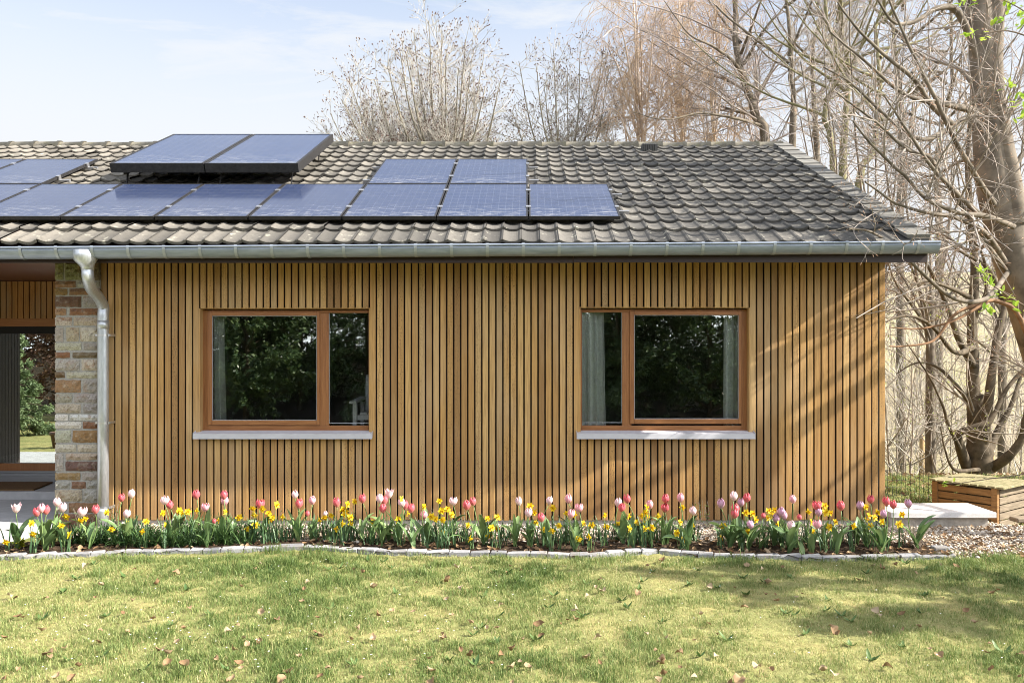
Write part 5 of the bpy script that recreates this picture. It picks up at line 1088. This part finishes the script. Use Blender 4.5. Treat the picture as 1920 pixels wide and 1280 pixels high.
tree('crooked_sapling', 'thin red brown sapling arching left below the beech toward the wall corner', [bough(9.4, .035, .02, (1990,990), (1960,760), (1915,600), (1870,565), (1835,570,9.2)), bough(9.2, .022, .006, (1835,570), (1790,590,9), (1750,640,8.9), (1700,650,8.8), (1668,650,8.7)), bough(9.2, .02, .006, (1850,566), (1790,600,9), (1730,615,8.9), (1670,612,8.7))], [dict(dens=3, ang=(30, 60), ratio=.25, K=4, sides=3, rmin=.002), dict(dens=5, ang=(30, 60), ratio=.4, K=3, rmin=.0015)], BARK('red brown limb', (.22, .13, .075)), T_GR, 82, 'bare trees at the right', leaf=(YGR, .03, 1, .12))
# thin saplings in the gap
gsap = np.random.default_rng(5); nsap = 0
for px, Y, h_ in ((1672,14,2.6),(1690,15.5,3.4),(1705,13.6,2.2),(1716,17,3.8),(1738,14.5,2.6),(1752,16,3.4),(1765,13.8,2.0),(1781,18,4),(1795,15,3),(1684,19,4.2),(1727,20,4.5),(1770,21,4.6),(1905,16,3.6),(1890,19,4)):
    gb = ground_at(px, Y); e = gb+[gsap.normal(0, .35), gsap.normal(0, .3), h_]; nsap += 1
    tree('sapling', 'thin bare sapling in the scrub behind the slab, %s one planted from the house corner' % ordw(nsap), [([gb, gb*.6+e*.4+[gsap.normal(0, .12), 0, 0], e], .022, .006), ([gb*.7+e*.3, gb*.45+e*.55+[.25, 0, -.1], e+[gsap.uniform(-1, 1), 0, -.4]], .014, .005)], [dict(dens=4, t0=.1, ang=(25, 65), ratio=.4, K=5, wob=.12, rmin=.0035), dict(dens=5, ang=(30, 65), ratio=.4, K=3, wob=.15, rmin=.0025)], T_GR, T_CH, 300+nsap, 'saplings in the scrub', leaf=(YGR, .03, 1, .14))
# thicket and far wood, uncountable
g = np.random.default_rng(17); n = 800; x = g.uniform(4, 22, n); y = g.uniform(13.5, 30, n); P0 = np.stack([x, y, gz(x, y)], -1); pts = grow(g, P0, np.stack([g.normal(0, .4, n), g.normal(0, .4, n), np.ones(n)], -1), g.uniform(.8, 2.8, n), 7, .16, (0,0,-.015)); rad = taper(g.uniform(.004, .011, n), 7)
b = MB(); V, Q = tubes(pts, rad, 3); b.add(V, Q); q, D, l, r = kids(g, pts, rad, 4, .2, (30, 70), .4, .012); p2 = grow(g, q, D, l, 4, .16, (0,0,0)); V, Q = tubes(p2, taper(np.maximum(r, .003), 4), 3); b.add(V, Q)
tag(b.build('thicket', BARK('pale bramble', (.40, .345, .275), 5), None), kind='stuff')
n = 550; y = 24+101*g.random(n)**1.3; x = y*.30+g.uniform(-6, 1, n)+g.random(n)**1.4*y*.55; P0 = np.stack([x, y, gz(x, y)], -1); pts = grow(g, P0, np.stack([g.normal(0, .3, n), g.normal(0, .3, n), np.ones(n)], -1), g.uniform(1.5, 4.2, n), 6, .13, (0,0,.02)); rad = taper(g.uniform(.025, .06, n), 6, .2)
b = MB(); V, Q = tubes(pts, rad, 4); b.add(V, Q); q, D, l, r = kids(g, pts, rad, 2.2, .2, (30, 65), .4, .01); p2 = grow(g, q, D, l, 4, .12, (0,0,.03)); rd = taper(np.maximum(r, .014), 4); V, Q = tubes(p2, rd, 3); b.add(V, Q); q, D, l, r = kids(g, p2, rd, 2.0, .2, (30, 65), .5, .01); p3 = grow(g, q, D, l, 3, .15, (0,0,.03)); V, Q = tubes(p3, taper(np.maximum(r, .011), 3), 3); b.add(V, Q)
tag(b.build('distant_wood', BARK('far grey brown wood', (.44, .39, .31), .5, .3, 0), None), kind='stuff')

# shrub with fresh leaves reaching in from the right
BL = m_attr('bright young leaves', ((0, (.22, .38, .03)), (.6, (.36, .50, .06)), (1, (.48, .56, .10))), .42, .4, .4)
def fresh(bs, ends, t, seed):
    g_ = np.random.default_rng(seed); lb = MB()
    for p_, n, s_ in ends:
        for k_ in range(n):
            V, f_ = strap(p_+g_.normal(0, .012, 3), g_.uniform(0, 2*pi), s_*g_.uniform(.7, 1.25), s_*.2, R(g_.uniform(-10, 80)), R(g_.uniform(0, 50)), .35, 6); lb.add(V, f_, (g_.random(), .5, .5))
    lb.build('leaves', BL, t, True)
Y = 6.0; gb = np.array([4.55, 5.9, 0.]); t = thing('young_leaf_shrub', 'shrub branches with bright fresh green leaves reaching in at the right edge', 'shrub', tuple(gb))
b = MB(); E = []
for pl, r0 in (([gb, gb+[-.05, 0, 1.6], P(2060,250,Y), P(1980,110,Y), P(1900,60,Y), P(1825,68,Y)], .016), ([P(1980,110,Y), P(1930,30,Y), P(1860,-10,Y)], .008), ([gb+[0, 0, .9], P(2060,560,Y), P(1960,320,Y), P(1915,260,Y), P(1888,160,Y)], .010), ([gb+[-.02, 0, .7], P(2080,720,Y), P(1990,610,Y), P(1915,570,Y), P(1862,535,Y), P(1842,512,Y)], .012), ([gb+[-.01, 0, .2], P(2090,860,6.6), P(1990,870,6.9), P(1920,888,7.0), P(1850,898,7.1), P(1790,906,7.2), P(1772,905,7.2)], .009)):
    s_ = spline(pl, 30); b.tube(s_, np.linspace(r0, .0022, 30), 6)
    E += [(s_[i], 1, .045) for i in range(12, 29, 3)]+[(s_[-1], 4, .05)]
b.build('branches', BARK('shrub bark', (.16, .12, .09), 14), t, True)
for px, py in ((1820,68),(1848,75),(1862,45),(1880,40),(1895,22),(1912,30),(1905,55),(1880,10),(1838,2),(1810,5),(1892,160),(1905,190),(1915,200),(1917,225),(1912,180),(1850,522),(1858,530),(1845,515),(1872,545),(1890,560),(1905,575),(1912,590),(1866,585),(1850,580),(1858,592)): E.append((P(px+rt.normal(0, 3), py+rt.normal(0, 3), Y+rt.normal(0, .04)), 4, .058))
fresh(None, E, t, 4)

# ------------------------------------------------------------------ the garden on the camera's side (seen in the panes, shades the lawn)
EVG = m_attr('evergreen leaves', ((0, (.025, .055, .018)), (.5, (.065, .115, .04)), (.85, (.13, .19, .07)), (1, (.20, .25, .12))), .4, .5, .12)
def evergreen(name, label, cat, base, h, rad, n, seed, ls=.075, group='evergreens on the camera side', conif=False, mat=EVG, bark=B_HO):
    g_ = np.random.default_rng(seed); base = np.array([base[0], base[1], float(gz(base[0], base[1]))]); t = thing(name, label, cat, tuple(base), group)
    b = MB(); b.tube([base-[0, 0, .1], base+[.03, 0, h*.5], base+[0, 0, h*.96]], [.07, .05, .01], 8); P0 = base+np.stack([0*np.arange(70), 0*np.arange(70), g_.uniform(.04, .95, 70)*h], -1)
    a = g_.uniform(0, 2*pi, 70); q = (P0[:, 2]-base[2])/h; ln = rad*((1-q)**.8 if conif else np.sqrt(np.clip(1-(q*1.5-.6)**2, .12, 1)))*g_.uniform(.75, 1.15, 70); D = np.stack([np.cos(a), np.sin(a), np.full(70, -.05 if conif else .5)], -1)
    pts = grow(g_, P0, D, ln, 8, .06, (0,0,-.02 if conif else .02)); V, Q = tubes(pts, taper(np.full(70, .018), 8), 4); b.add(V, Q); b.build('trunk', bark, t, True)
    q_, D2, l2, r2 = kids(g_, pts, taper(np.full(70, .018), 8), 9, .15, (30, 75), .4, .01); p2 = grow(g_, q_, D2, l2, 5, .12, (0,0,-.03)); A = p2[:, 1:].reshape(-1, 3)
    A = A[g_.integers(0, len(A), n)]+g_.normal(0, .035, (n, 3)); u_ = g_.normal(0, 1, (n, 3)); u_ += (A-(base+[0, 0, h*.45]))/rad*.9; u_ /= np.linalg.norm(u_, axis=1, keepdims=True); v_ = np.cross(u_, g_.normal(0, 1, (n, 3))); v_ /= np.linalg.norm(v_, axis=1, keepdims=True); s_ = (ls*g_.uniform(.6, 1.4, n))[:, None]; w_ = .14 if conif else .3
    V = np.stack([A-u_*s_*.5, A+v_*s_*w_, A+u_*s_*.7, A-v_*s_*w_], 1); lb = MB(); lb.add(V.reshape(-1, 3), np.arange(n*4).reshape(n, 4), np.repeat(g_.random((n, 3)), 4, 0)); lb.build('foliage', mat, t)
    return t
for i, (x, y, h_, rd, n, cf) in enumerate(((-9.6, -4.6, 4.2, 1.9, 26000, True), (-6.9, -3.4, 4.4, 1.9, 30000, False), (-7.3, -6.2, 5.6, 2.2, 22000, True), (-4.3, -5.4, 4.6, 1.9, 24000, True), (-2.1, -4.8, 3.8, 1.7, 18000, False), (.2, -5.4, 4.4, 2.0, 18000, True), (2.3, -4.2, 3.6, 1.8, 26000, True), (4.6, -3.9, 4.6, 2.0, 28000, False), (1.2, -6.6, 5.5, 2.2, 18000, True), (-4.6, -7.6, 6.0, 2.4, 18000, True), (6.4, -7.4, 6.5, 2.4, 18000, True), (-8.5, -9.5, 7.5, 2.6, 20000, True), (-5.2, -10, 8, 2.6, 20000, True), (-2.2, -9.5, 7.5, 2.6, 20000, True), (1.0, -10, 8, 2.6, 20000, True), (4.0, -9.6, 8, 2.6, 20000, True), (-6.0, -5.0, 4.4, 1.8, 20000, False), (2.9, -5.4, 5, 1.9, 20000, False), (6.6, -4.8, 4.6, 2.1, 22000, True), (3.6, -6.8, 5.6, 2.3, 18000, True))):
    evergreen('evergreen_shrub', 'dark dense evergreen mirrored in the panes, %s one from the patio side' % ordw(i+1), 'shrub', (x, y), h_, rd, n, 500+i, .085 if not cf else .10, conif=cf)
evergreen('spruce', 'small blue green spruce mirrored in the glass door', 'tree', (-11.0, 3.2), 2.5, .72, 22000, 530, .075, conif=True, mat=m_attr('spruce needles', ((0, (.09, .14, .06)), (1, (.24, .31, .15))), .5, .3, .15))
HED = m_attr('withered beech leaves', ((0, (.09, .045, .03)), (1, (.22, .13, .09))), .6, .3, .1)
for i, (x, y) in enumerate(((-13.6, -.6), (-12.2, -1.2), (-15.2, .2))): evergreen('copper_beech_hedge', 'brown leaved beech hedge bush mirrored in the glass door, %s from the right' % ordw(i+1), 'hedge', (x, y), 4.0, 1.5, 16000, 540+i, .07, 'beech hedge', mat=HED)
b = MB(); ptc = np.array([-8.75, 5.5]); a = np.linspace(0, 2*pi, 21)[:-1]; V = []
for rr, z in ((.11, 0), (.15, .24), (.165, .24), (.165, .30), (.14, .30), (.13, .2)): V += [(ptc[0]+rr*cos(t_), ptc[1]+rr*sin(t_), z) for t_ in a]
i = np.arange(120).reshape(6, 20); b.add(np.array(V), np.stack([i[:-1], np.roll(i[:-1], -1, 1), np.roll(i[1:], -1, 1), i[1:]], -1).reshape(-1, 4)); b.add([(ptc[0]+.13*cos(t_), ptc[1]+.13*sin(t_), .2) for t_ in a], np.array([list(range(20))])); tag(b.build('plant_pot', m_plain('brown glaze', (.12, .06, .035), .5), None, True), 'brown plant pot mirrored in the glass door', 'pot')
# trees right of the frame whose bare limbs streak the wall and shade the lawn
def shade_tree(x, y, h_, sp_, seed, label, r=.2, dens=1.0):
    g_ = np.random.default_rng(seed); gb = np.array([x, y, -.1]); bs = [([gb, gb+[.1, .05, h_*.5], gb+[0, 0, h_]], r, .03)]
    for k_ in range(24):
        z = h_*g_.uniform(.22, .9); a = g_.uniform(0, 2*pi); l = sp_*g_.uniform(.6, 1.1)*(1.1-.5*z/h_); s_ = gb+[0, 0, z]; e = s_+[cos(a)*l, sin(a)*l, l*g_.uniform(.2, .9)]; bs.append(([s_, s_*.5+e*.5+[0, 0, -.1*l], e], r*.42, .02))
    tree('garden_tree', label, bs, [dict(LBG[0], dens=2.0*dens), dict(LBG[1], dens=3.5*dens), dict(LBG[2], dens=4*dens)], B_GR, T_GR, seed, 'bare trees at the right')
shade_tree(7.0, 7.35, 7.0, 1.9, 601, 'bare garden tree right of the frame beside the house', .12, .35)
evergreen('holly', 'dense dark holly right of the frame shading the lawn', 'tree', (8.4, 4.85), 5.0, 1.2, 26000, 610, .07)
